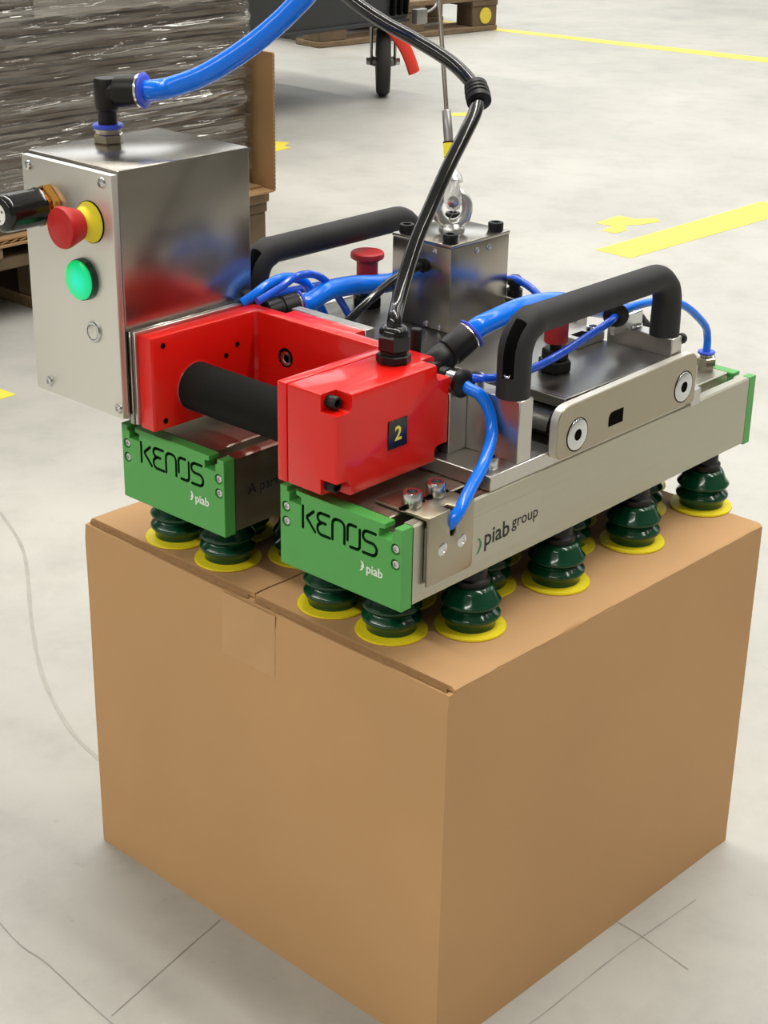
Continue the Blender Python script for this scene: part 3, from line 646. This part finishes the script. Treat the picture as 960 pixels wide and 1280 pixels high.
# cable gland on the red box
gl = empty('cable_gland', (0.075, 0.078, zt), rd)
cyl('gland_base', BLACK, rd, (0.075, 0.078, zt), (0, 0, 1), 0.0128, 0.0065, 8, 0.0008, 25)
cyl('gland_neck', BLACK, rd, (0.075, 0.078, zt+0.0065), (0, 0, 1), 0.0098, 0.0030, 18)
lathe('gland_nut', BLKG, rd, (0.075, 0.078, zt+0.0095), (0, 0, 1), [(0.0118, 0), (0.0128, 0.0010), (0.0128, 0.0105), (0.0112, 0.0125)], 6, 0.2, 25)
lathe('gland_dome', BLKG, rd, (0.075, 0.078, zt+0.0220), (0, 0, 1), [(0.0112, 0), (0.0108, 0.0020), (0.0090, 0.0045), (0.0068, 0.0055)], 20)
bpy.data.objects.remove(gl)

# control cabinet
cab = empty('control_cabinet', (0.046, 0.32, 0.078), lift)
box('cabinet_shell', STAIN, cab, -0.0195, 0.1120, 0.2655, 0.3750, 0.0785, 0.2722, 0.0022)
box('lid_gasket', VOID, cab, -0.0216, -0.0194, 0.2675, 0.3725, 0.0805, 0.2700)
box('cabinet_lid', LIDM, cab, -0.0280, -0.0216, 0.2630, 0.3705, 0.0825, 0.2705, 0.0012)
for y, z in ((0.3617, 0.2629), (0.2734, 0.2636), (0.3532, 0.0919), (0.2656, 0.0908)):
    pan_screw(ZINC, cab, (-0.0280, y+ (0.0015 if y < 0.27 else 0), z), (-1, 0, 0), 0.0042, 0.0022, 'lid_screw')
for a, b_ in ((0.2577, 0.2612), (0.2616, 0.2654)): box('adapter_plate', STAIN if a > 0.26 else MILL, cab, -0.0175 if a < 0.26 else -0.0190, 0.1090, a, b_, 0.0765, 0.1510, 0.0005, 1)
# e-stop, lamp, push button, regulator
es_ = empty('emergency_stop', (-0.028, 0.2907, 0.225), cab)
ey, ez = 0.2895, 0.2319
lathe('stop_collar', YELP, cab, (-0.0280, ey, ez), (-1, 0, 0), [(0.0152, 0.0), (0.0155, 0.0012), (0.0150, 0.0022), (0.0095, 0.0105), (0.0085, 0.0120)], 36)
lathe('stop_gasket', VOID, cab, (-0.0280, ey, ez), (-1, 0, 0), [(0.0160, 0.0), (0.0160, 0.0010)], 36)
lathe('stop_button', REDP, cab, (-0.0390, ey, ez), (-1, 0, 0), [(0.0090, 0), (0.0118, 0.0012), (0.0152, 0.0120), (0.0158, 0.0150), (0.0150, 0.0172), (0.0128, 0.0178), (0.0112, 0.0176), (0.0105, 0.0180), (0, 0.0186)], 40)
bpy.data.objects.remove(es_)
lathe('lamp_bezel', mat('dark_green_bezel', srgb(14, 60, 42), 0.3), cab, (-0.0280, 0.3000, 0.1865), (-1, 0, 0), [(0.0160, 0), (0.0160, 0.0030), (0.0157, 0.0055)], 36)
lathe('lamp_lens', LAMPG, cab, (-0.0330, 0.3000, 0.1865), (-1, 0, 0), [(0.0152, 0), (0.0150, 0.0022), (0.0132, 0.0036), (0.0100, 0.0044), (0.0066, 0.0050), (0, 0.0054)], 36)
lathe('push_button_ring', ZINC, cab, (-0.0280, 0.2920, 0.1465), (-1, 0, 0), [(0.0085, 0), (0.0085, 0.0012), (0.0078, 0.0022), (0.0062, 0.0024), (0.0060, 0.0010), (0, 0.0010)], 30)
lathe('push_button', LIDM, cab, (-0.0288, 0.2920, 0.1465), (-1, 0, 0), [(0.0056, 0), (0.0056, 0.0014), (0.0050, 0.0018), (0, 0.0018)], 26)
ry, rz = 0.3390, 0.2365
lathe('regulator_nut', BRASS, cab, (-0.0280, ry, rz), (-1, 0, 0), [(0.0150, 0), (0.0165, 0.0008), (0.0165, 0.0060), (0.0150, 0.0068)], 6, 0.35, 25)
lathe('regulator_thread', BRASS, cab, (-0.0348, ry, rz), (-1, 0, 0), [(0.0120, 0), (0.0120, 0.004)], 24)
lathe('regulator_knob', BLKG, cab, (-0.0375, ry, rz), (-1, 0, 0), [(0.0138, 0), (0.0150, 0.0012), (0.0142, 0.0040), (0.0146, 0.0300), (0.0138, 0.0345), (0.0122, 0.0360), (0, 0.0362)], 14, 0, 50)
lathe('knob_label', WHITEP, cab, (-0.0737, ry, rz), (-1, 0, 0), [(0.0078, 0), (0.0078, 0.0003)], 24)
for k, a in enumerate((40, 150, 260)):
    cy_, cz_ = ry+0.0048*math.cos(math.radians(a)), rz+0.0048*math.sin(math.radians(a))
    lathe('knob_print', BLKP, cab, (-0.0740, cy_, cz_), (-1, 0, 0), [(0.0010, 0), (0.0010, 0.0002)], 10)

# hose fitting on the cabinet top
fx, fy, fz = 0.0429, 0.3527, 0.2722
ef = empty('elbow_fitting', (fx, fy, fz), lift)
lathe('hex_nut', HEXM, ef, (fx, fy, fz), (0, 0, 1), [(0.0112, 0), (0.0120, 0.0008), (0.0120, 0.0065), (0.0108, 0.0075)], 6, 0.2, 25)
cyl('threaded_neck', HEXM, ef, (fx, fy, fz+0.0075), (0, 0, 1), 0.0102, 0.0035, 24)
cyl('release_ring', BLUER, ef, (fx, fy, fz+0.0110), (0, 0, 1), 0.0122, 0.0035, 28, 0.0010)
lathe('elbow_stem', BLACK, ef, (fx, fy, fz+0.0145), (0, 0, 1), [(0.0076, 0), (0.0076, 0.010), (0.0090, 0.0110), (0.0096, 0.0130), (0.0096, 0.0240), (0.0096, 0.0330), (0.0086, 0.0350)], 24)
hd = Vector((0.44, -0.895, 0.085)).normalized(); ho = Vector((fx, fy, fz+0.0390))
lathe('elbow_arm', BLACK, ef, ho - hd*0.004, hd, [(0.0080, 0), (0.0092, 0.0010), (0.0092, 0.0120), (0.0120, 0.0135), (0.0125, 0.0150), (0.0125, 0.0320)], 24)
lathe('steel_band', ZINC, ef, ho + hd*0.0280, hd, [(0.0127, 0), (0.0130, 0.0010), (0.0127, 0.0020)], 28)
lathe('release_ring', BLUER, ef, ho + hd*0.0300, hd, [(0.0105, 0), (0.0135, 0.0010), (0.0138, 0.0022), (0.0128, 0.0034), (0.0100, 0.0040)], 28)

# pneumatic lines on the lifter
def push_fitting(o, d, r, L, parent, m_=None):
    d = Vector(d).normalized(); o = Vector(o)
    f = empty('push_in_fitting', tuple(o), parent)
    lathe('fitting_body', BLACK, f, o, d, [(r*0.85, 0), (r, L*0.05), (r, L*0.42), (r*0.93, L*0.45), (r*0.93, L*0.50), (r*1.04, L*0.53), (r*1.04, L*0.94), (r*0.95, L)], 24)
    lathe('steel_band', ZINC, f, o + d*L*0.96, d, [(r*0.98, 0), (r*1.06, 0.0008), (r*1.03, 0.0020)], 24)
    lathe('release_ring', BLUER, f, o + d*(L*0.96+0.0018), d, [(r*0.9, 0), (r*1.12, 0.0008), (r*1.14, 0.0020), (r*0.95, 0.0034)], 24)
    return f
d1 = Vector((0.036, -0.012, 0.024)).normalized(); o1 = Vector((0.122, 0.0870, 0.1275))
push_fitting(o1, d1, 0.0112, 0.0450, lift)
e1 = o1 + d1*0.0450
tube('vacuum_tube', BLUE, lift, [e1, e1+d1*0.010, (0.1860, 0.0705, 0.1600), (0.2100, 0.0720, 0.1610), (0.2350, 0.0750, 0.1590), (0.2713, 0.0760, 0.1535), (0.3167, 0.0780, 0.1400), (0.3526, 0.0790, 0.1290), (0.3800, 0.0790, 0.1200)], 0.0082, 18)
push_fitting((0.402, 0.0790, 0.0985), (-0.55, 0, 0.45), 0.0105, 0.030, lift)
box('valve_body', BLACK, lift, 0.1072, 0.1265, 0.074, 0.100, 0.1245, 0.1380, 0.002)
cyl('bleed_stud', BLACK, lift, (0.1120, 0.0900, 0.1300), (0.05, 0, 1), 0.0042, 0.0330, 14, 0.0006)
push_fitting((0.1120, 0.2500, 0.1400), (0.9, -0.30, 0.10), 0.0110, 0.0290, lift)
cyl('bleed_stud', BLACK, lift, (0.1180, 0.2600, 0.1380), (-0.4, 0.3, 0.8), 0.0048, 0.0190, 14, 0.0006)
tube('vacuum_tube', BLUE, lift, [(0.1385, 0.2412, 0.1430), (0.1500, 0.2375, 0.1450), (0.1720, 0.2370, 0.1500), (0.2071, 0.2400, 0.1470), (0.2500, 0.2450, 0.1390), (0.3000, 0.2500, 0.1350), (0.3500, 0.2500, 0.1150)], 0.0080, 18)
tube('air_tube', BLUE, lift, [(0.0950, 0.2600, 0.1500), (0.1060, 0.2560, 0.1560), (0.1197, 0.2550, 0.1616), (0.1351, 0.2550, 0.1639), (0.1515, 0.2550, 0.1607), (0.1626, 0.2550, 0.1544), (0.1749, 0.2550, 0.1376), (0.1874, 0.2550, 0.1170), (0.1900, 0.2550, 0.1110)], 0.0042, 12)
tube('air_tube', BLUE2, lift, [(0.0938, 0.2400, 0.1560), (0.1186, 0.2400, 0.1622), (0.1367, 0.2400, 0.1679), (0.1550, 0.2400, 0.1664), (0.1718, 0.2400, 0.1570), (0.1882, 0.2400, 0.1380), (0.2050, 0.2400, 0.1135)], 0.0032, 10)
tube('air_tube', BLUE2, lift, [(0.1500, 0.2900, 0.1390), (0.1958, 0.2800, 0.1395), (0.2450, 0.2780, 0.1370), (0.2900, 0.2780, 0.1300)], 0.0036, 10)
# bulkhead grommet and the looped tube to the clip
gx, gz = 0.1180, 0.1290
lathe('bulkhead_grommet', BLACK, lift, (gx, 0.0680, gz), (0, -1, 0), [(0.0060, 0), (0.0088, 0.0010), (0.0088, 0.0070), (0.0070, 0.0080)], 20)
cyl('steel_sleeve', ZINC, lift, (gx, 0.0600, gz), (0, -1, 0), 0.0078, 0.0090, 20)
lathe('bulkhead_grommet', BLACK, lift, (gx, 0.0515, gz), (0, -1, 0), [(0.0080, 0), (0.0105, 0.0010), (0.0108, 0.0050), (0.0085, 0.0075), (0.0050, 0.0085)], 22)
box('sleeve_bracket', ZINC, lift, 0.1110, 0.1300, 0.0530, 0.0590, 0.1240, 0.1262, 0.0003, 1)
tube('air_tube', BLUE, lift, [(0.1180, 0.0480, 0.1288), (0.1170, 0.0400, 0.1268), (0.1195, 0.0320, 0.1235), (0.1240, 0.0260, 0.1106), (0.1185, 0.0190, 0.0950), (0.0990, 0.0100, 0.0810), (0.0755, 0.0020, 0.0720), (0.0580, -0.0040, 0.0640), (0.0505, -0.0040, 0.0575), (0.0485, -0.0005, 0.0520)], 0.0046, 14)
# thin tube from the rear fitting, through its grommet, along the deck
rf = empty('rear_fitting', (0.4500, 0.0420, BH_), lift)
lathe('hex_nut', HEXM, rf, (0.4500, 0.0420, BH_), (0, 0, 1), [(0.0078, 0), (0.0078, 0.0040), (0.0095, 0.0042), (0.0095, 0.0105), (0.0080, 0.0115)], 6, 0.1, 25)
cyl('neck', HEXM, rf, (0.4500, 0.0420, BH_+0.0115), (0, 0, 1), 0.0058, 0.0030, 16)
cyl('release_ring', BLUER, rf, (0.4500, 0.0420, BH_+0.0140), (0, 0, 1), 0.0078, 0.0024, 20, 0.0006)
tube('air_tube', BLUE, lift, [(0.4500, 0.0420, BH_+0.0150), (0.4490, 0.0420, 0.0920), (0.4377, 0.0400, 0.1069), (0.4022, 0.0400, 0.1309), (0.3639, 0.0400, 0.1425), (0.3342, 0.0400, 0.1460), (0.3092, 0.0400, 0.1460), (0.2985, 0.0390, 0.1450)], 0.0034, 12)
gd = Vector((-0.75, -0.62, -0.18)).normalized(); go = Vector((0.3100, 0.0480, 0.1465))
lathe('tube_grommet', BLACK, lift, go, gd, [(0.0045, 0), (0.0078, 0.0010), (0.0080, 0.0050), (0.0065, 0.0060)], 20)
cyl('white_sleeve', WHITEP, lift, go + gd*0.0055, gd, 0.0068, 0.0050, 18)
lathe('tube_grommet', BLACK, lift, go + gd*0.0100, gd, [(0.0075, 0), (0.0102, 0.0010), (0.0105, 0.0040), (0.0080, 0.0070), (0.0045, 0.0080)], 22)
box('sleeve_bracket', ZINC, lift, 0.2990, 0.3400, 0.0400, 0.0440, 0.1272, 0.1400, 0.0005, 1)
tube('air_tube', BLUE2, lift, [go + gd*0.014, (0.2850, 0.0340, 0.1440), (0.2620, 0.0300, 0.1425), (0.2360, 0.0290, 0.1385), (0.2100, 0.0290, 0.1340), (0.1833, 0.0300, 0.1305), (0.1539, 0.0320, 0.1300), (0.1300, 0.0400, 0.1320), (0.1190, 0.0600, 0.1320)], 0.0032, 12)
# sensor lead and the line beside the block
tube('sensor_cable', CABLEM, lift, [(0.2418, 0.1970, 0.1655), (0.2260, 0.1975, 0.1640), (0.2025, 0.1970, 0.1590), (0.1738, 0.1960, 0.1480), (0.1500, 0.1990, 0.1330), (0.1480, 0.2000, 0.1260)], 0.0036, 12)
lathe('silencer', BLACK, lift, (0.3335, 0.1690, 0.1272), (0, 0, 1), [(0.0070, 0), (0.0072, 0.0060), (0.0050, 0.0070), (0.0050, 0.0090), (0.0068, 0.0100), (0.0068, 0.0150), (0.0040, 0.0180), (0, 0.0185)], 18)
tube('air_tube', BLUE2, lift, [(0.3320, 0.1800, 0.1390), (0.3310, 0.1700, 0.1425), (0.3310, 0.1609, 0.1418), (0.3310, 0.1476, 0.1374), (0.3320, 0.1360, 0.1290), (0.3320, 0.1300, 0.1240)], 0.0033, 10)

# ------------------------------------------------------------------ lines coming from above
hose = tube('air_hose', BLUE, None, [ho + hd*0.030, ho + hd*0.040, (0.0723, 0.3105, 0.3165), (0.0835, 0.2892, 0.3255), (0.0980, 0.2686, 0.3401), (0.1133, 0.2492, 0.3578), (0.1267, 0.2327, 0.3769), (0.1388, 0.2194, 0.3984), (0.150, 0.210, 0.44), (0.155, 0.205, 0.55), (0.158, 0.205, 0.8)], 0.0081, 20)
tag(hose, 'thick bright blue air hose rising from the black elbow on the cabinet', 'hose')
pc = empty('power_cable', (0.0753, 0.078, 0.170)); tag(pc, 'shiny black cable curving up from the red control box', 'cable')
K1 = [(0.0750, 0.0780, 0.1740), (0.0770, 0.0795, 0.1800), (0.0885, 0.0871, 0.1865), (0.1048, 0.0958, 0.2004), (0.1252, 0.1036, 0.2222), (0.1472, 0.1093, 0.2433), (0.1729, 0.1143, 0.2697), (0.1957, 0.1186, 0.2900), (0.2144, 0.1238, 0.3050), (0.2274, 0.1327, 0.3156)]
K2 = [(0.2339, 0.1480, 0.3251), (0.2354, 0.1701, 0.3364), (0.2308, 0.1997, 0.3489), (0.2255, 0.2291, 0.3599), (0.2210, 0.2600, 0.3746), (0.2186, 0.2934, 0.3966), (0.2170, 0.3200, 0.45), (0.2170, 0.3350, 0.6)]
tube('cable_jacket', CABLEM, pc, K1 + K2, 0.0055, 18)
bd = (Vector(K2[0]) - Vector(K1[-2])).normalized(); bo = Vector(K1[-1]) - bd*0.0090
lathe('ribbed_boot', BLACK, pc, bo, bd, [(0.0062, 0), (0.0096, 0.0008), (0.0098, 0.0050), (0.0082, 0.0058), (0.0098, 0.0066), (0.0098, 0.0090), (0.0080, 0.0098), (0.0096, 0.0106), (0.0096, 0.0130), (0.0078, 0.0138), (0.0092, 0.0146), (0.0090, 0.0185), (0.0060, 0.0200)], 24)
wr = empty('wire_rope', (0.2815, 0.1935, 0.2000)); tag(wr, 'thin steel wire rope with yellow tag hooked into the eye bolt', 'wire rope')
pin = ec + Vector((0, 0, 0.0275)); top = Vector((0.3169, 0.2512, 0.3684)) - Vector((0.2767, 0.1958, 0.2155))
rd_ = top.normalized()
def rp(t): return pin + Vector((0, 0, 0.0)) + rd_*t
tube('rope', WIRE, wr, [rp(0.052), rp(0.1), rp(0.2), rp(0.6)], 0.0019, 10, 4)
lathe('ferrule', GALV, wr, rp(0.022), rd_, [(0.0034, 0), (0.0040, 0.002), (0.0040, 0.036), (0.0038, 0.052), (0.0030, 0.053)], 18)
bm = bmesh.new(); tz = rp(0.042); s1 = es
vs = []
for a in (-0.0050, 0.0085):
    for b_ in (0.0043, 0.0052):
        for t in (-0.0056, 0.0056): vs.append(bm.verts.new(tz - es*a + ed*b_ + rd_*t))
for f in ((0, 1, 3, 2), (4, 6, 7, 5), (0, 4, 5, 1), (2, 3, 7, 6), (0, 2, 6, 4), (1, 5, 7, 3)): bm.faces.new([vs[i] for i in f])
obj('yellow_tag', bm, YELP, wr)
lathe('tag_sleeve', YELP, wr, rp(0.036), rd_, [(0.0045, 0), (0.0045, 0.0112)], 18)
lathe('tag_tie', VOID, wr, rp(0.0470), rd_, [(0.0049, 0), (0.0049, 0.0010)], 18); lathe('tag_tie', VOID, wr, rp(0.0355), rd_, [(0.0049, 0), (0.0049, 0.0010)], 18)
for s in (-1, 1):
    bm = bmesh.new(); L = []
    for (a, t) in ((-0.0050, 0.022), (0.0050, 0.022), (0.0068, 0.012), (0.0078, 0.0), (0.0050, -0.0065), (0, -0.0085), (-0.0050, -0.0065), (-0.0078, 0.0), (-0.0068, 0.012)):
        L.append((a, t))
    A = [bm.verts.new(pin + es*a + rd_*t + ed*s*0.0066) for a, t in L]; B = [bm.verts.new(pin + es*a + rd_*t + ed*s*0.0090) for a, t in L]
    bm.faces.new(A); bm.faces.new(B[::-1])
    for i in range(len(L)): bm.faces.new((A[i], B[i], B[(i+1) % len(L)], A[(i+1) % len(L)]))
    obj('fork_cheek', bm, CHROME, wr)
lathe('fork_bridge', CHROME, wr, rp(0.014), rd_, [(0.0100, 0), (0.0085, 0.006), (0.0045, 0.012)], 18)
lathe('clevis_pin', ZINC, wr, pin - ed*0.0105, ed, [(0.0040, 0), (0.0034, 0.0002), (0.0034, 0.0195), (0.0048, 0.0197), (0.0048, 0.0215), (0.0020, 0.0222)], 14)
tube('split_pin', WIRE, wr, [pin + ed*0.011 + Vector((0, 0, -0.004)), pin + ed*0.011 + Vector((0, 0, -0.010)), pin + ed*0.011 + es*0.003 + Vector((0, 0, -0.015))], 0.0006, 6, 4)
ZOFF[0] = 0.0

# ------------------------------------------------------------------ wrapped stack on a pallet, back left
def pallet(ox, oy, wx, wy, label, rot=0.0, deck_along='y', yellow=False):
    """wx across the visible front, wy deep; deck and bottom boards run along the depth when deck_along == 'y'"""
    p = empty('wooden_pallet', (ox+wx/2, oy+wy/2, 0)); tag(p, label, 'pallet', 'wooden pallets')
    n = 5; bw = [0.145, 0.10, 0.145, 0.10, 0.145]; gap = ((wx if deck_along == 'y' else wy)-sum(bw))/4; t = 0
    for k in range(n):
        a = t; t += bw[k]+gap
        if deck_along == 'y':
            box('deck_board', WOOD, p, ox+a, ox+a+bw[k], oy-0.004*random.random(), oy+wy, 0.122, 0.144, 0.004, 1)
            if k % 2 == 0: box('bottom_board', WOOD, p, ox+a, ox+a+bw[k], oy, oy+wy, 0.0, 0.022, 0.003, 1)
        else:
            box('deck_board', WOOD, p, ox, ox+wx, oy+a, oy+a+bw[k], 0.122, 0.144, 0.003, 1)
            if k % 2 == 0: box('bottom_board', WOOD, p, ox, ox+wx, oy+a, oy+a+bw[k], 0.0, 0.022, 0.003, 1)
    for k in range(3):
        if deck_along == 'y':
            a = oy+(wy-0.145)*k/2; box('stringer_board', WOODD, p, ox, ox+wx, a+0.006, a+0.145, 0.100, 0.122, 0.003, 1)
        else:
            a = ox+(wx-0.145)*k/2; box('stringer_board', WOODD, p, a, a+0.145, oy, oy+wy, 0.100, 0.122, 0.003, 1)
        for j in range(3):
            if deck_along == 'y': x = ox+[0, (wx-0.145)/2, wx-0.145][j]; b2 = box('block', WOODD, p, x+0.003, x+0.142, a+0.008, a+0.10, 0.022, 0.100, 0.003, 1)
            else: y = oy+[0, (wy-0.145)/2, wy-0.10][j]; b2 = box('block', WOODD, p, a+0.003, a+0.142, y+0.003, y+0.10, 0.022, 0.100, 0.003, 1)
    if yellow: lathe('yellow_dot', TAPEY, p, (ox+wx-0.07, oy+0.003, 0.062), (0, -1, 0), [(0.032, 0), (0.032, 0.004)], 20)
    if rot:
        p.rotation_euler.z = rot
    return p
pallet(0.587, 1.778, 1.000, 1.2, 'weathered wooden pallet carrying the film-wrapped stack of board')
tray = empty('cardboard_tray', (1.18, 2.3, 0.1445)); tag(tray, 'flattened brown cardboard tray with upright flap under the wrapped stack', 'cardboard')
box('tray_base', TRAYC, tray, 0.59, 1.578, 1.775, 2.95, 0.1445, 0.1485)
box('tray_liner', TRAYC, tray, 0.60, 1.570, 1.785, 2.95, 0.1540, 0.1575)
bm = bmesh.new(); n = 140                                    # wavy corrugated core between the two liners
top_, bot_ = [], []
for i in range(n+1):
    x = 0.595+0.975*i/n; z = 0.1512+0.0022*math.sin(i*math.pi/1.5)
    top_.append([bm.verts.new((x, yy, z+0.0005)) for yy in (1.781, 1.84)]); bot_.append([bm.verts.new((x, yy, z-0.0005)) for yy in (1.781, 1.84)])
for i in range(n):
    bm.faces.new((top_[i][0], top_[i+1][0], top_[i+1][1], top_[i][1])); bm.faces.new((bot_[i][0], bot_[i][1], bot_[i+1][1], bot_[i+1][0])); bm.faces.new((top_[i][0], bot_[i][0], bot_[i+1][0], top_[i+1][0]))
obj('corrugated_core', bm, CARDI, tray, 0)
box('upright_flap', TRAYC, tray, 1.5735, 1.5785, 1.7510, 2.60, 0.150, 0.4275, 0.0006, 1)
for k in range(34):
    z = 0.156+0.27*k/34; box('flute', CARDI, tray, 1.5745, 1.5775, 1.7498, 1.7512, z, z+0.0045)
box('tray_lip', TRAYC, tray, 1.46, 1.5735, 1.752, 1.80, 0.1487, 0.1527)

stk = empty('wrapped_board_stack', (1.17, 2.36, 0.158)); tag(stk, 'tall stack of grey brown boards wrapped in shiny clear stretch film', 'wrapped stack')
sx0, sx1, sy0, sy1 = 0.610, 1.552, 1.806, 2.93
base_sheet = None; z = 0.158; k = 0
while z < 0.98:
    if base_sheet is None:
        base_sheet = box('board_sheet', SHEET, stk, sx0, sx1, sy0, sy1, z, z+0.0085); o = base_sheet
    else:
        o = copy_at(base_sheet, (random.uniform(-0.004, 0.003) - 0.012*(z-0.158), random.uniform(-0.002, 0.006), z-0.158), stk)
    z += 0.0098+random.uniform(0, 0.0035); k += 1
# film: a wrinkled band round the stack
bm = bmesh.new(); per = []
def fpos(s):
    a = sx1-sx0+0.012; b = sy1-sy0+0.012; s = s % (2*a+2*b); x0 = sx0-0.010; y0 = sy0-0.010
    if s < a: return Vector((x0+s, y0, 0)), Vector((0, -1, 0))
    s -= a
    if s < b: return Vector((x0+a, y0+s, 0)), Vector((1, 0, 0))
    s -= b
    if s < a: return Vector((x0+a-s, y0+b, 0)), Vector((0, 1, 0))
    s -= a; return Vector((x0, y0+b-s, 0)), Vector((-1, 0, 0))
aa = sx1-sx0+0.012; bb = sy1-sy0+0.012; tot = 2*aa+2*bb
S = [aa*i/120 for i in range(120)] + [aa+bb*i/30 for i in range(30)] + [aa+bb+aa*i/12 for i in range(12)] + [2*aa+bb+bb*i/14 for i in range(14)]
NZ = 150; rows = []
for s in S:
    p, nr = fpos(s); col = []
    for j in range(NZ+1):
        zz = 0.19+0.80*j/NZ
        q = Vector((p.x*3.0+p.y*3.0, (zz + 0.16*p.x + 0.05*math.sin(p.x*9+zz*8))*42, 1.7)); q2 = Vector((p.x*8+p.y*8, (zz-0.10*p.x)*85, 4.2))
        h = 0.0065*noise.noise(q) + 0.0040*noise.noise(q2)
        col.append(bm.verts.new((p.x - 0.012*(zz-0.158), p.y, zz) if nr.y else (p.x - 0.012*(zz-0.158), p.y, zz)))
        col[-1].co += nr*(h+0.004)
    rows.append(col)
for i in range(len(S)):
    A, B = rows[i], rows[(i+1) % len(S)]
    for j in range(NZ): bm.faces.new((A[j], B[j], B[j+1], A[j+1]))
obj('stretch_film', bm, FILM, stk, 180)
bm = bmesh.new(); G = []
for i in range(31):
    G.append([bm.verts.new((1.03+0.45*i/30, 1.787-0.003*noise.noise(Vector((i*0.3, j*0.8, 0))), 0.532+0.02*j + 0.012*noise.noise(Vector((i*0.25, 3, 0)))*(1 if j == 0 else 0))) for j in range(9)])
for i in range(30):
    for j in range(8): bm.faces.new((G[i][j], G[i+1][j], G[i+1][j+1], G[i][j+1]))
obj('film_tail', bm, FILM2, stk, 180)

# ------------------------------------------------------------------ wheeled tub and the bare pallet far behind
tub = empty('wheeled_tub', (2.7, 3.3, 0.0)); tag(tub, 'dark grey plastic tub cart with one visible wheel at the top', 'cart')
bm = bmesh.new()
lo = [(2.15, 2.912), (3.285, 2.912), (3.285, 3.62), (2.15, 3.62)]; hi = [(2.08, 2.85), (3.36, 2.85), (3.36, 3.68), (2.08, 3.68)]
A = [bm.verts.new((*p, 0.245)) for p in lo]; B = [bm.verts.new((*p, 0.85)) for p in hi]
Bi = [bm.verts.new((p[0]+(0.02 if p[0] < 2.5 else -0.02), p[1]+(0.02 if p[1] < 3 else -0.02), 0.85)) for p in hi]; Ai = [bm.verts.new((p[0]+(0.02 if p[0] < 2.5 else -0.02), p[1]+(0.02 if p[1] < 3 else -0.02), 0.27)) for p in lo]
bm.faces.new(A[::-1]); bm.faces.new(Ai)
for i in range(4):
    j = (i+1) % 4
    bm.faces.new((A[i], A[j], B[j], B[i])); bm.faces.new((B[i], B[j], Bi[j], Bi[i])); bm.faces.new((Bi[i], Bi[j], Ai[j], Ai[i]))
obj('tub_shell', bm, TUBM, tub, 30)
box('bottom_rim', TUBM, tub, 2.14, 3.292, 2.904, 3.63, 0.236, 0.249, 0.004)
for x in (3.200, 3.232, 3.262): box('rib', VOID, tub, x, x+0.010, 2.893, 2.906, 0.262, 0.335)
box('latch', GALV, tub, 3.30, 3.352, 2.880, 2.905, 0.228, 0.275, 0.004)
tube('latch_wire', GALV, tub, [(3.35, 2.9, 0.262), (3.40, 2.92, 0.258), (3.45, 2.93, 0.275), (3.47, 2.94, 0.32)], 0.004, 8)
def caster(px, py):
    wd = Vector((0.71, 0.70, 0)).normalized(); ax = Vector((wd.y, -wd.x, 0)); c_ = Vector((px, py, 0.108))
    bm = bmesh.new(); add_lathe(bm, c_ - ax*0.023, ax, [(0.060, 0), (0.098, 0.002), (0.106, 0.010), (0.108, 0.023), (0.106, 0.036), (0.098, 0.044), (0.060, 0.046)], 40); obj('tyre', bm, TYRE, tub, 50)
    lathe('hub', GALV, tub, c_ - ax*0.034, ax, [(0.016, 0), (0.016, 0.068)], 16)
    for s in (-1, 1):
        o = c_ + ax*s*0.038
        bm = bmesh.new(); P = [o + Vector((0, 0, -0.012)) , o + Vector((0, 0, 0.06)) , o + Vector((0, 0, 0.128)) ]
        add_tube(bm, P, [0.014, 0.016, 0.022], 8, (0.3, 1.0), tuple(ax)); obj('fork', bm, GALV, tub, 40)
        lathe('axle_nut', ZINC, tub, o + ax*s*0.004, ax*s, [(0.012, 0), (0.012, 0.012)], 6, 0, 25)
    bm = bmesh.new(); add_lathe(bm, (px, py, 0.222), (0, 0, 1), [(0.055, 0), (0.055, 0.020)], 20); obj('swivel_plate', bm, GALV, tub)
caster(3.262, 2.988); caster(2.25, 2.988); caster(2.25, 3.54)
SP = smooth_path([(3.205, 2.925, 0.225), (3.236, 2.92, 0.205), (3.276, 2.915, 0.165), (3.303, 2.91, 0.120), (3.326, 2.91, 0.075)], 8)
bm = bmesh.new(); add_tube(bm, SP, [0.012+0.008*min(1, i/14) for i in range(len(SP))], 14, (0.4, 1.0), (0.67, 0.74, 0)); obj('red_strap', bm, REDST, tub, 60)
pl2 = pallet(3.90, 3.80, 0.95, 0.80, 'bare wooden pallet with a yellow dot far behind the cart', 0.0, 'x', True)
pl2.rotation_euler.z = -0.12
